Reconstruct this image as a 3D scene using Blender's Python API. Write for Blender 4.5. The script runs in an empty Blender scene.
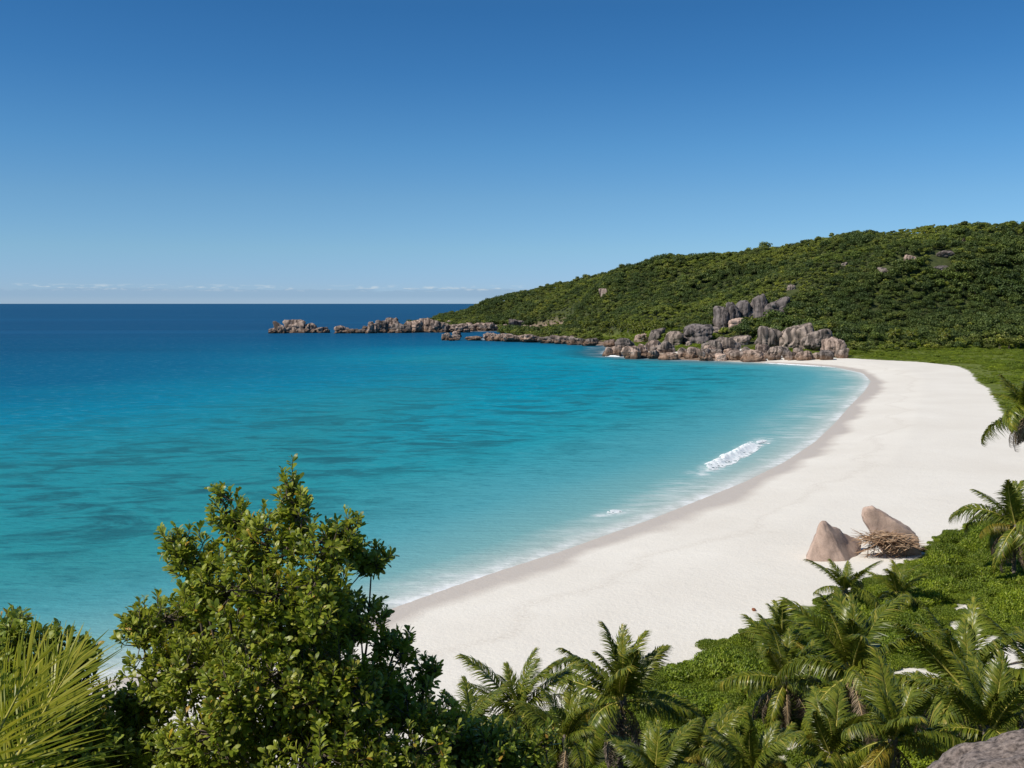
import bpy, bmesh, math, random
import numpy as np
from mathutils import Vector, Matrix, Euler, noise as mnoise

random.seed(7); RNG = np.random.default_rng(7)
SC = bpy.context.scene; COL = SC.collection
R = math.radians

# ------------------------------------------------------------------ camera
F = 995.0; CAMZ = 30.0; HORIZON = 303.5
PITCH = math.atan((384 - HORIZON) / F)
cd = bpy.data.cameras.new('camera'); cam = bpy.data.objects.new('camera', cd); COL.objects.link(cam)
cd.sensor_width = 36; cd.lens = F / 1024 * 36; cd.clip_start = 0.1; cd.clip_end = 200000
cam.location = (0, 0, CAMZ); cam.rotation_euler = (math.pi / 2 - PITCH, 0, 0)
SC.camera = cam

# ------------------------------------------------------------------ world + sun
SUN_AZ = R(242); SUN_EL = R(46)
w = bpy.data.worlds.new('World'); SC.world = w; w.use_nodes = True
nt = w.node_tree; nt.nodes.clear(); N = nt.nodes.new; LK = nt.links.new
out = N('ShaderNodeOutputWorld'); bg = N('ShaderNodeBackground'); bg.inputs[1].default_value = 0.10
sky = N('ShaderNodeTexSky'); sky.sky_type = 'NISHITA'; sky.sun_disc = False
sky.sun_elevation = SUN_EL; sky.sun_rotation = SUN_AZ
sky.altitude = 500; sky.air_density = 1.0; sky.dust_density = 0.0; sky.ozone_density = 1.5
hsv = N('ShaderNodeHueSaturation'); hsv.inputs['Saturation'].default_value = 1.0; hsv.inputs['Value'].default_value = 0.9
tcs = N('ShaderNodeTexCoord'); sps = N('ShaderNodeSeparateXYZ'); LK(tcs.outputs['Generated'], sps.inputs[0])
rmp = N('ShaderNodeValToRGB'); LK(sps.outputs['Z'], rmp.inputs[0]); _e = rmp.color_ramp.elements      # deep blue of a polarised tropical sky: tint of the sky texture by elevation, halved
_st = [(0.0, (.225, .345, .66)), (.0234, (.232, .36, .64)), (.0531, (.245, .385, .575)), (.102, (.23, .385, .54)), (.1497, (.186, .375, .54)), (.2186, (.130, .330, .51)), (.2752, (.109, .308, .487)), (.55, (.25, .40, .5)), (1, (.3, .42, .5))]
while len(_e) < len(_st): _e.new(.5)
for _k, (_p, _c) in zip(_e, _st): _k.position = _p; _k.color = (*_c, 1)
_m = N('ShaderNodeVectorMath'); _m.operation = 'MULTIPLY'; LK(sky.outputs[0], _m.inputs[0]); LK(rmp.outputs[0], _m.inputs[1])
_m2 = N('ShaderNodeVectorMath'); _m2.operation = 'SCALE'; _m2.inputs['Scale'].default_value = 2.0; LK(_m.outputs[0], _m2.inputs[0])
LK(_m2.outputs[0], hsv.inputs['Color'])
# low bank of far trade-wind cloud just above the horizon (part of the sky itself)
tc = N('ShaderNodeTexCoord'); sep = N('ShaderNodeSeparateXYZ'); LK(tc.outputs['Generated'], sep.inputs[0])
mp = N('ShaderNodeMapping'); mp.inputs['Scale'].default_value = (9, 9, 150); LK(tc.outputs['Generated'], mp.inputs[0])
nz = N('ShaderNodeTexNoise'); nz.inputs['Scale'].default_value = 1.6; nz.inputs['Detail'].default_value = 6; nz.inputs['Roughness'].default_value = .6
LK(mp.outputs[0], nz.inputs['Vector'])
def wm(op, a, b=None, clamp=False):
    m = N('ShaderNodeMath'); m.operation = op; m.use_clamp = clamp
    for i, v in enumerate((a, b)):
        if v is None: continue
        if isinstance(v, (int, float)): m.inputs[i].default_value = v
        else: LK(v, m.inputs[i])
    return m.outputs[0]
mp2 = N('ShaderNodeMapping'); mp2.inputs['Scale'].default_value = (85, 85, 420); LK(tc.outputs['Generated'], mp2.inputs[0])
nz2 = N('ShaderNodeTexNoise'); nz2.inputs['Scale'].default_value = 1.0; nz2.inputs['Detail'].default_value = 5; LK(mp2.outputs[0], nz2.inputs['Vector'])
Z = sep.outputs['Z']
top = wm('ADD', wm('MULTIPLY', wm('SUBTRACT', nz.outputs[0], .5), .010), wm('ADD', wm('MULTIPLY', wm('SUBTRACT', nz2.outputs[0], .5), .006), .0145))
bank = wm('MULTIPLY', wm('SUBTRACT', top, Z), 600, True)                    # grey-blue bank with a ragged top
puff = wm('MULTIPLY', wm('MULTIPLY', wm('SUBTRACT', wm('ADD', wm('MULTIPLY', nz2.outputs[0], .6), wm('MULTIPLY', nz.outputs[0], .4)), .53), 9, True), wm('SUBTRACT', 1, wm('MULTIPLY', wm('ABSOLUTE', wm('SUBTRACT', Z, .0150)), 260), True), True)
gap = wm('SUBTRACT', 1, wm('MULTIPLY', wm('SUBTRACT', .0075, Z), 240, True))
mixc = N('ShaderNodeMixRGB'); mixc.inputs['Color2'].default_value = (2.9, 4.4, 6.05, 1)
LK(wm('MULTIPLY', wm('MULTIPLY', bank, .95), wm('ADD', wm('MULTIPLY', gap, .7), .2)), mixc.inputs['Fac']); LK(hsv.outputs[0], mixc.inputs['Color1'])
mixp = N('ShaderNodeMixRGB'); mixp.inputs['Color2'].default_value = (6.0, 6.9, 7.5, 1); LK(wm('MULTIPLY', puff, .9), mixp.inputs['Fac']); LK(mixc.outputs[0], mixp.inputs['Color1']); mixc = mixp
LK(mixc.outputs[0], bg.inputs[0]); LK(bg.outputs[0], out.inputs[0])

sd = bpy.data.lights.new('sun', 'SUN'); sd.energy = 4.5; sd.angle = R(.5); sd.color = (1, .935, .83)
sun = bpy.data.objects.new('sun', sd); COL.objects.link(sun)
to_sun = Vector((math.sin(SUN_AZ) * math.cos(SUN_EL), math.cos(SUN_AZ) * math.cos(SUN_EL), math.sin(SUN_EL)))
sun.rotation_euler = to_sun.to_track_quat('Z', 'Y').to_euler(); sun.location = (0, 0, 200)
SC.view_settings.view_transform = 'Standard'; SC.view_settings.look = 'None'
SC.view_settings.exposure = 0.0; SC.view_settings.gamma = 1.0; SC.view_settings.use_curve_mapping = False
SC.cycles.max_bounces = 6; SC.cycles.transparent_max_bounces = 8

# ------------------------------------------------------------------ picture point -> place
cp, sp_ = math.cos(PITCH), math.sin(PITCH)
def ray(px, py):
    u = (px - 512) / F; v = (384 - py) / F
    return np.array([u, cp + v * sp_, -sp_ + v * cp])
def P(px, py, z=0.0):
    d = ray(px, py); t = (z - CAMZ) / d[2]; return np.array([d[0] * t, d[1] * t, z])
def Q(px, py, Y):
    d = ray(px, py); t = Y / d[1]; return np.array([d[0] * t, Y, CAMZ + d[2] * t])
def pix(X, Y, Z):
    zc = Y * cp - (Z - CAMZ) * sp_; yc = Y * sp_ + (Z - CAMZ) * cp
    return 512 + F * X / zc, 384 - F * yc / zc

# ------------------------------------------------------------------ helpers
def tag(o, label=None, cat=None, group=None, kind=None):
    if label: o['label'] = label
    if cat: o['category'] = cat
    if group: o['group'] = group
    if kind: o['kind'] = kind
    return o
def empty(name, loc, rz=0.0):
    o = bpy.data.objects.new(name, None); COL.objects.link(o); o.location = loc; o.rotation_euler = (0, 0, rz)
    o.empty_display_size = .3; return o
def mesh_np(name, V, Fc, mats, smooth=False, midx=None):
    V = np.asarray(V, np.float32); Fc = np.asarray(Fc, np.int32); n, k = Fc.shape
    me = bpy.data.meshes.new(name); me.vertices.add(len(V)); me.vertices.foreach_set('co', V.ravel())
    me.loops.add(n * k); me.loops.foreach_set('vertex_index', Fc.ravel())
    me.polygons.add(n); me.polygons.foreach_set('loop_start', np.arange(0, n * k, k, dtype=np.int32))
    if smooth: me.polygons.foreach_set('use_smooth', np.ones(n, bool))
    if midx is not None: me.polygons.foreach_set('material_index', np.asarray(midx, np.int32))
    for m in (mats if isinstance(mats, (list, tuple)) else [mats]): me.materials.append(m)
    me.update(calc_edges=True); return me
def link(name, me, parent=None, loc=(0, 0, 0), rot=(0, 0, 0), sc=(1, 1, 1)):
    o = bpy.data.objects.new(name, me); COL.objects.link(o); o.parent = parent
    o.location = loc; o.rotation_euler = rot; o.scale = sc; return o
def attr(me, name, vals):
    a = me.attributes.new(name, 'FLOAT', 'POINT'); a.data.foreach_set('value', np.asarray(vals, np.float32))
def sstep(a, b, x):
    t = np.clip((x - a) / (b - a), 0, 1); return t * t * (3 - 2 * t)
class Geo:
    def __init__(s): s.V = []; s.F = []; s.n = 0
    def add(s, V, Fc):
        V = np.asarray(V, float).reshape(-1, 3); s.V.append(V); s.F.append(np.asarray(Fc) + s.n); s.n += len(V)
    def tube(s, pts, rad, k=6):
        pts = np.asarray(pts, float); n = len(pts); rad = np.broadcast_to(rad, n)
        T = np.gradient(pts, axis=0); T /= np.linalg.norm(T, axis=1)[:, None] + 1e-9
        ref = np.array([0, 0, 1.0]) if abs(T[:, 2]).mean() < .8 else np.array([1.0, 0, 0])
        A = np.cross(T, ref); A /= np.linalg.norm(A, axis=1)[:, None] + 1e-9; B = np.cross(T, A)
        an = np.arange(k) * 2 * math.pi / k
        V = pts[:, None] + rad[:, None, None] * (np.cos(an)[None, :, None] * A[:, None] + np.sin(an)[None, :, None] * B[:, None])
        i, j = np.meshgrid(np.arange(n - 1), np.arange(k), indexing='ij'); j2 = (j + 1) % k
        s.add(V, np.stack([i * k + j, i * k + j2, (i + 1) * k + j2, (i + 1) * k + j], -1).reshape(-1, 4))
    def mesh(s, name, mats, smooth=False): return mesh_np(name, np.concatenate(s.V), np.concatenate(s.F), mats, smooth)

# ------------------------------------------------------------------ materials
class NT:
    def __init__(s, name):
        s.m = bpy.data.materials.new(name); s.m.use_nodes = True; s.t = s.m.node_tree; s.t.nodes.clear()
        s.out = s.n('ShaderNodeOutputMaterial')
    def n(s, typ, **kw):
        q = s.t.nodes.new(typ)
        for k, v in kw.items(): setattr(q, k, v)
        return q
    def set(s, sock, v):
        if isinstance(v, bpy.types.NodeSocket): s.t.links.new(v, sock)
        else: sock.default_value = v
    def math(s, op, a, b=0.0, clamp=False):
        q = s.n('ShaderNodeMath', operation=op, use_clamp=clamp); s.set(q.inputs[0], a); s.set(q.inputs[1], b); return q.outputs[0]
    def noise(s, vec, scale, detail=4, rough=.55, dist=0.0):
        q = s.n('ShaderNodeTexNoise'); s.set(q.inputs['Vector'], vec); q.inputs['Scale'].default_value = scale
        q.inputs['Detail'].default_value = detail; q.inputs['Roughness'].default_value = rough; q.inputs['Distortion'].default_value = dist
        return q.outputs[0]
    def map(s, vec, scale=(1, 1, 1), rot=(0, 0, 0)):
        q = s.n('ShaderNodeMapping'); s.set(q.inputs[0], vec); q.inputs['Scale'].default_value = scale; q.inputs['Rotation'].default_value = rot
        return q.outputs[0]
    def ramp(s, fac, stops):
        q = s.n('ShaderNodeValToRGB'); s.set(q.inputs[0], fac); e = q.color_ramp.elements
        while len(e) < len(stops): e.new(.5)
        for el, (p, c) in zip(e, stops):
            el.position = p; el.color = (*c, 1) if not isinstance(c, (int, float)) else (c, c, c, 1)
        return q.outputs[0]
    def mix(s, f, a, b, mode='MIX'):
        q = s.n('ShaderNodeMixRGB', blend_type=mode); s.set(q.inputs[0], f)
        s.set(q.inputs[1], a if not isinstance(a, tuple) else (*a, 1)); s.set(q.inputs[2], b if not isinstance(b, tuple) else (*b, 1)); return q.outputs[0]
    def rng(s, v, a, b, c=0.0, d=1.0):
        q = s.n('ShaderNodeMapRange'); s.set(q.inputs[0], v)
        for i, k in enumerate((a, b, c, d)): q.inputs[i + 1].default_value = k
        return q.outputs[0]
    def at(s, name): return s.n('ShaderNodeAttribute', attribute_name=name).outputs['Fac']
    def bump(s, h, strength, dist):
        q = s.n('ShaderNodeBump'); s.set(q.inputs['Height'], h); q.inputs['Strength'].default_value = strength; q.inputs['Distance'].default_value = dist
        return q.outputs[0]
    def princ(s, col, rough=.8, spec=.3, normal=None):
        q = s.n('ShaderNodeBsdfPrincipled'); s.set(q.inputs['Base Color'], col if not isinstance(col, tuple) else (*col, 1))
        s.set(q.inputs['Roughness'], rough); s.set(q.inputs['Specular IOR Level'], spec)
        if normal is not None: s.set(q.inputs['Normal'], normal)
        s.t.links.new(q.outputs[0], s.out.inputs[0]); return q
    @property
    def pos(s): return s.n('ShaderNodeNewGeometry').outputs['Position']
    @property
    def obj(s): return s.n('ShaderNodeTexCoord').outputs['Object']

def leaf_mat(name, stops, rough=.4, spec=.4, transl=.25, tint=(.30, .42, .03), tree_var=.35):
    t = NT(name); isl = t.n('ShaderNodeNewGeometry').outputs['Random Per Island']
    c = t.ramp(isl, stops)
    orn = t.n('ShaderNodeObjectInfo').outputs['Random']
    c = t.mix(1.0, c, t.ramp(orn, [(0, (1 - tree_var,) * 3), (.5, (1, 1, 1)), (.8, (1.05, .98, .8)), (1, (1 + tree_var, 1 + tree_var * .8, .9))]), 'MULTIPLY')
    if name.startswith('tree'):      # the wood changes its mix of species over the hill
        c = t.mix(1.0, c, t.ramp(t.noise(t.pos, .022, 4, .6), [(.36, (.92, .96, 1.0)), (.5, (1.28, 1.22, 1.2)), (.64, (1.8, 1.55, 1.35))]), 'MULTIPLY')
    p = t.princ(c, rough, spec)
    if transl > 0:
        tr = t.n('ShaderNodeBsdfTranslucent'); t.set(tr.inputs[0], t.mix(.6, c, tint))
        mx = t.n('ShaderNodeMixShader'); mx.inputs[0].default_value = transl
        t.t.links.new(p.outputs[0], mx.inputs[1]); t.t.links.new(tr.outputs[0], mx.inputs[2]); t.t.links.new(mx.outputs[0], t.out.inputs[0])
    return t.m

def simple_mat(name, a, b, scale, rough=.85, bump=.0, bd=.05, stretch=(1, 1, 1)):
    t = NT(name); n = t.noise(t.map(t.obj, stretch), scale, 5, .6)
    t.princ(t.ramp(n, [(.3, a), (.7, b)]), rough, .25, t.bump(n, bump, bd) if bump else None); return t.m

def rock_mat(name, tones, stain=True, streak=1.0, fine=.35):
    t = NT(name); o = t.obj; orn = t.n('ShaderNodeObjectInfo').outputs['Random']
    off = t.n('ShaderNodeVectorMath', operation='ADD'); t.set(off.inputs[0], t.pos); pv = off.outputs[0]
    big = t.noise(pv, fine * .45, 5, .6, .3); vert = t.noise(t.map(pv, (1, 1, .12)), fine * 1.3, 4, .6); gr = t.noise(pv, fine * 9, 6, .7)
    c = t.ramp(t.math('ADD', t.math('MULTIPLY', big, .6), t.math('MULTIPLY', gr, .4)), [(.32, tones[0]), (.5, tones[1]), (.68, tones[2])])
    c = t.mix(t.math('MULTIPLY', t.rng(vert, .47, .57), .9 * streak), c, tones[3])
    c = t.mix(1, c, t.ramp(orn, [(0, (.72, .71, .71)), (.5, (.95, .92, .90)), (1, (1.25, 1.17, 1.1))]), 'MULTIPLY')
    c = t.mix(t.math('MULTIPLY', t.at('groove'), .7 * streak), c, tones[3])          # colour darkened along the grooves, split joints and slab crack
    if stain:   # rust coloured, weed darkened band the tide reaches
        zz = t.n('ShaderNodeSeparateXYZ'); t.set(zz.inputs[0], t.pos)
        zf = t.math('ADD', zz.outputs[2], t.math('MULTIPLY', t.math('SUBTRACT', big, .5), 5.0))
        c = t.mix(t.math('MULTIPLY', t.rng(zf, 4.2, 2.0), .6), c, (.19, .105, .055)); c = t.mix(t.math('MULTIPLY', t.rng(zf, 1.7, .6), .85), c, (.055, .042, .032))
    t.princ(c, .88, .2, t.bump(t.math('ADD', t.math('MULTIPLY', vert, .7), t.math('MULTIPLY', gr, .5)), .8, .22 / fine * .35)); return t.m

M = {}
M['granite'] = rock_mat('granite', [(.16, .132, .116), (.30, .252, .22), (.47, .40, .345), (.06, .052, .047)])
M['granite_pink'] = rock_mat('granite_pink', [(.21, .16, .13), (.40, .31, .255), (.58, .475, .40), (.085, .064, .053)])
M['granite_grey'] = rock_mat('granite_grey', [(.13, .113, .107), (.215, .188, .178), (.32, .285, .27), (.055, .049, .047)], stain=False)
M['granite_tan'] = rock_mat('granite_tan', [(.27, .20, .165), (.46, .355, .295), (.62, .49, .41), (.19, .145, .125)], stain=False, streak=.28, fine=.8)
M['granite_near'] = simple_mat('granite_near', (.045, .035, .03), (.36, .29, .25), 16, .9, 1.0, .03)
M['bush_leaf'] = leaf_mat('bush_leaf', [(0, (.070, .115, .012)), (.3, (.175, .245, .024)), (.7, (.33, .395, .05)), (.962, (.42, .44, .10)), (.975, (.50, .38, .04)), (1, (.48, .26, .05))], .40, .45, .40, (.50, .55, .05), tree_var=.08)
M['scrub_leaf'] = leaf_mat('scrub_leaf', [(0, (.07, .115, .012)), (.5, (.17, .24, .02)), (.85, (.26, .335, .03)), (1, (.32, .36, .09))], .5, .25, .3, (.45, .55, .05), .38)
M['tree_leaf'] = leaf_mat('tree_leaf', [(0, (.06, .088, .02)), (.5, (.105, .146, .032)), (.85, (.16, .20, .046)), (1, (.23, .235, .12))], .6, .2, .2, (.28, .36, .04), .55)
M['tree_leaf_bright'] = leaf_mat('tree_leaf_bright', [(0, (.085, .125, .02)), (.5, (.14, .185, .032)), (1, (.21, .24, .06))], .6, .2, .25, (.34, .42, .05), .3)
M['tree_leaf_dark'] = leaf_mat('tree_leaf_dark', [(0, (.036, .062, .016)), (.6, (.066, .102, .026)), (1, (.10, .138, .046))], .55, .22, .15, (.22, .3, .03), .4)
M['palm_leaf'] = leaf_mat('palm_leaf', [(0, (.055, .09, .014)), (.5, (.135, .172, .020)), (.9, (.23, .25, .032)), (1, (.36, .30, .06))], .36, .40, .27, (.44, .50, .04), .12)
M['palm_leaf_yellow'] = leaf_mat('palm_leaf_yellow', [(0, (.13, .135, .018)), (.5, (.24, .20, .025)), (1, (.34, .24, .035))], .4, .35, .3, (.5, .4, .03), .1)
M['palm_leaf_dry'] = leaf_mat('palm_leaf_dry', [(0, (.09, .07, .055)), (.5, (.20, .16, .125)), (1, (.38, .31, .25))], .75, .15, .1, (.3, .2, .1), .15)
M['rachis'] = simple_mat('rachis', (.34, .34, .07), (.50, .42, .10), 3)
M['rachis_dry'] = simple_mat('rachis_dry', (.30, .20, .10), (.42, .30, .17), 3)
M['palm_bark'] = simple_mat('palm_bark', (.10, .085, .07), (.26, .22, .185), 5, .9, .6, .05, (1, 1, 3))
M['bark'] = simple_mat('bark', (.07, .055, .04), (.17, .135, .105), 8, .9, .5, .02, (1, 1, .3))
M['thatch'] = leaf_mat('thatch', [(0, (.16, .095, .055)), (.5, (.34, .215, .13)), (1, (.54, .39, .26))], .8, .1, .0, tree_var=0)
M['coconut'] = simple_mat('coconut_husk', (.20, .07, .035), (.32, .13, .07), 9)

# ------------------------------------------------------------------ coast lines (read off the picture, laid on the ground)
BEACH = [(-420, 770), (-200, 735), (0, 708), (115, 679), (250, 650), (340, 627), (400, 606), (450, 588), (500, 571), (560, 552), (610, 534), (650, 520),
         (700, 500), (745, 482), (785, 462), (815, 442), (836, 422), (850, 406), (865, 391), (871, 381), (863, 373), (838, 367.5), (800, 364.5), (748, 362)]
ROCKY = [(700, 360.5), (650, 358.5), (612, 356), (604, 353), (612, 348.5), (606, 346), (590, 344.5), (560, 342.5), (520, 341), (488, 340), (484, 338.5), (505, 337),
         (540, 335.3), (562, 333.6), (540, 332.2), (505, 331), (470, 331.5), (440, 332.3), (405, 332.6), (372, 332.6), (368, 331.2), (395, 328.5), (418, 326), (430, 324.5)]
bw = np.array([P(*p)[:2] for p in BEACH]); rw = np.array([P(*p)[:2] for p in ROCKY])
bw = np.vstack([[-1500, 30], bw])
far = np.array([[-60, 1500], [200, 1800], [3000, 2600]])
coast = np.vstack([bw, rw, far]); land_poly = np.vstack([coast, [[3000, -800], [-1500, -800]]])
nb = len(bw)
def segdist(x, y, pts):
    d = np.full(x.shape, 1e9)
    for a, b in zip(pts[:-1], pts[1:]):
        e = b - a; L = e @ e; t = np.clip(((x - a[0]) * e[0] + (y - a[1]) * e[1]) / L, 0, 1)
        d = np.minimum(d, np.hypot(x - a[0] - t * e[0], y - a[1] - t * e[1]))
    return d
def inside(x, y, poly):
    c = np.zeros(x.shape, bool); n = len(poly)
    for i in range(n):
        x1, y1 = poly[i]; x2, y2 = poly[(i + 1) % n]
        if y1 == y2: continue
        c ^= ((y1 > y) != (y2 > y)) & (x < (x2 - x1) * (y - y1) / (y2 - y1) + x1)
    return c
def shore(x, y):
    db = segdist(x, y, bw); dr = segdist(x, y, coast[nb - 1:]); da = np.minimum(db, dr)
    return np.where(inside(x, y, land_poly), da, -da), db, dr
# smooth value noise for the lie of the land
_g = RNG.random((4, 64, 64))
def vnoise(x, y, k=0):
    xi = np.floor(x).astype(int); yi = np.floor(y).astype(int); fx = x - xi; fy = y - yi
    fx = fx * fx * (3 - 2 * fx); fy = fy * fy * (3 - 2 * fy); g = _g[k]
    a = g[xi % 64, yi % 64]; b = g[(xi + 1) % 64, yi % 64]; c = g[xi % 64, (yi + 1) % 64]; d = g[(xi + 1) % 64, (yi + 1) % 64]
    return (a * (1 - fx) + b * fx) * (1 - fy) + (c * (1 - fx) + d * fx) * fy - .5
HILL = np.array([  # px, foot distance, ridge distance, skyline row
    (415, 1250, 1300, 327), (430, 1225, 1300, 320), (442, 1200, 1295, 314.5), (460, 1165, 1290, 310), (480, 1140, 1285, 303), (500, 1120, 1275, 297), (540, 1010, 1240, 287), (580, 890, 1190, 278),
    (620, 760, 1140, 270), (660, 640, 1090, 263.5), (700, 590, 1040, 258.5), (740, 575, 1000, 254.5), (780, 570, 960, 248), (820, 568, 930, 238),
    (860, 572, 900, 232), (900, 585, 880, 228), (960, 596, 865, 224), (1024, 600, 860, 221), (1150, 600, 850, 216), (1400, 600, 850, 212)])
ha = (HILL[:, 0] - 512) / F
hz = CAMZ + (HORIZON - HILL[:, 3]) / F * HILL[:, 2] - 6.0
hz = np.maximum(hz, 0.0)
def height(x, y, full=False):
    x = np.asarray(x, float); y = np.asarray(y, float)
    s, db, dr = shore(x, y)
    sand = np.where(s < 0, np.maximum(.06 * s, -6), np.minimum(.085 * s, 1.6) + np.clip(s - 19, 0, 90) * .014)
    rock = np.where(s < 0, np.maximum(.3 * s, -8), np.minimum(.22 * s, 3.5))
    k = np.clip((db - dr) / 25, 0, 1); z = sand * (1 - k) + rock * k
    ys = np.maximum(y, 60); a = x / ys
    yf = np.interp(a, ha, HILL[:, 1]); yr = np.interp(a, ha, HILL[:, 2]); zr = np.interp(a, ha, hz, left=0)
    t = (ys - yf) / (yr - yf); on = (t > 0) & (s > 0)
    tt = np.clip(t, 0, 1); prof = tt * .8 + .2 * tt * tt * (3 - 2 * tt)
    prof = np.where(t > 1, np.maximum(0, 1 - (t - 1) * .5), prof)
    und = vnoise(x / 120, y / 120) * 42 + vnoise(x / 48 + 9, y / 48, 1) * 18
    hill = np.maximum(0, (zr - 2.5) * prof + und * np.clip(tt * 2.5, 0, 1) * np.clip((1 - tt) * 3, .0, 1) * np.clip(zr / 60, 0, 1)) * np.clip(s / 20, 0, 1)
    z = z + np.where(on, hill, 0)
    near = 28.2 - .62 * np.maximum(y, 0) + (vnoise(x / 6, y / 6, 2) * 1.0) * np.clip(np.abs(y) / 8, 0, 1) + np.clip(-y, 0, 200) * .3
    z = np.where((near > z) & (y < 60), near, z)
    return (z, s, db, dr, t) if full else z
VEGLINE = [(845, 357), (880, 359), (920, 361), (957, 365), (970, 370), (978, 381), (988, 386), (996, 400), (1012, 428), (1045, 455), (1075, 480), (1052, 508), (990, 516), (958, 527),
           (928, 540), (916, 556), (903, 568), (870, 576), (840, 590), (800, 605), (760, 622), (735, 634), (700, 648), (678, 656), (655, 662), (636, 676), (600, 694), (560, 704), (480, 716), (400, 745), (250, 765), (120, 700), (-60, 740), (-400, 790)]
vw = np.array([P(px, py, 2.4)[:2] for px, py in VEGLINE])
veg_poly = np.vstack([[[vw[0][0] - 30, vw[0][1] + 60]], vw, [[-1500, 25], [-1500, -800], [3000, -800], [3000, 2600], [0, 2600], [-200, 1250]]])
SANDPATCH = [P(1012, 652, 2.4), P(985, 645, 2.4), P(958, 622, 2.4), P(915, 668, 2.4), P(805, 742, 2.4), P(870, 706, 2.4), P(968, 605, 2.4)]
SPR = [3.6, 2.2, 1.3, 1.6, 1.3, .9, 1.1]
def vegmask(x, y, s=None):
    d = segdist(x, y, vw); v = np.where(inside(x, y, veg_poly), d, -d)
    for p, r in zip(SANDPATCH, SPR): v = np.minimum(v, np.hypot(x - p[0], (y - p[1]) * .8) - r)
    return v
def hit(px, py, y0=20, y1=1700):
    d = ray(px, py); Y = np.linspace(y0, y1, 3400); t = Y / d[1]; X = d[0] * t; Z = CAMZ + d[2] * t
    hgt = height(X, Y); k = np.argmax(Z <= np.maximum(hgt, 0))
    if Z[k] > max(hgt[k], 0): return None
    return np.array([X[k], Y[k], max(hgt[k], 0.0)])

# ------------------------------------------------------------------ ground and sea sheets
az = np.concatenate([np.linspace(-110, -34, 50)[:-1], np.linspace(-34, 34, 420), np.linspace(34, 110, 50)[1:]])
rr = np.concatenate([[.6], np.geomspace(1.5, 3200, 380)])
def polar(az, rr):
    A, Rr = np.meshgrid(np.radians(az), rr, indexing='ij'); x = (Rr * np.sin(A)).ravel(); y = (Rr * np.cos(A)).ravel()
    n, m = A.shape; i, j = np.meshgrid(np.arange(n - 1), np.arange(m - 1), indexing='ij')
    return x, y, np.stack([i * m + j, (i + 1) * m + j, (i + 1) * m + j + 1, i * m + j + 1], -1).reshape(-1, 4)
x, y, Fc = polar(az, rr)
z, s, db, dr, tt = height(x, y, True); vg = vegmask(x, y)
rocky = np.clip((db - dr) / 25, 0, 1); vg = np.where((rocky > .4) & (s > 9), np.maximum(vg, 5), vg)

t = NT('sand_and_soil'); pos = t.pos; va = t.at('veg'); sa = t.at('sea'); ra = t.at('rocky')
n1 = t.noise(pos, .35, 5, .6); n2 = t.noise(pos, 2.6, 4, .65); n3 = t.noise(t.map(pos, (1, 1, 1)), .05, 4, .5)
sand = t.ramp(n3, [(.3, (.735, .685, .60)), (.7, (.80, .755, .67))])
sand = t.mix(t.math('MULTIPLY', t.rng(n2, .55, .75), .22), sand, (.56, .50, .42))
wetf = t.rng(t.math('ADD', sa, t.math('MULTIPLY', t.math('SUBTRACT', n3, .5), 11)), 5.6, 2.8)
tl = t.math('ABSOLUTE', t.math('SUBTRACT', t.math('ADD', sa, t.math('MULTIPLY', t.math('SUBTRACT', n3, .5), 22)), 14))
sand = t.mix(t.math('MULTIPLY', t.rng(tl, 1.6, 0), t.math('MULTIPLY', t.rng(n2, .4, .6), .5)), sand, (.60, .54, .46))
sand = t.mix(wetf, sand, (.58, .51, .435))
green = t.ramp(n1, [(.25, (.07, .075, .025)), (.5, (.125, .155, .025)), (.75, (.19, .22, .04))])
vm = t.rng(t.math('ADD', va, t.math('MULTIPLY', t.math('SUBTRACT', n1, .5), 5)), -.4, .4)
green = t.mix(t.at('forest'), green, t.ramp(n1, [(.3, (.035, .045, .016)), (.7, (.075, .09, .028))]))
c = t.mix(vm, sand, green)
c = t.mix(t.math('MULTIPLY', t.rng(ra, .4, .8), t.rng(sa, 16, 9)), c, t.ramp(n1, [(.3, (.14, .10, .075)), (.7, (.30, .22, .16))]))
bh = t.math('ADD', t.math('MULTIPLY', n2, .6), n1)
t.princ(c, t.rng(wetf, 0, 1, .95, .45), .2, t.bump(bh, .45, .25)); M['ground'] = t.m
beachq = (vg[Fc].max(1) < 1.2) & (rocky[Fc].min(1) < .9)
for nm, sel in (('sand_beach', beachq), ('ground', ~beachq)):
    q = Fc[sel]; ids = np.unique(q); mp_ = np.full(len(x), -1); mp_[ids] = np.arange(len(ids))
    me = mesh_np(nm, np.stack([x, y, z], 1)[ids], mp_[q], M['ground'], True)
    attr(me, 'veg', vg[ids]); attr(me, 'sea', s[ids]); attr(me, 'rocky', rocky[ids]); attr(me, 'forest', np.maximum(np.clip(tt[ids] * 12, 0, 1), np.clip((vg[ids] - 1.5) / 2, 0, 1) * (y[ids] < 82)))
    tag(link(nm, me), kind='structure')

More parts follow.
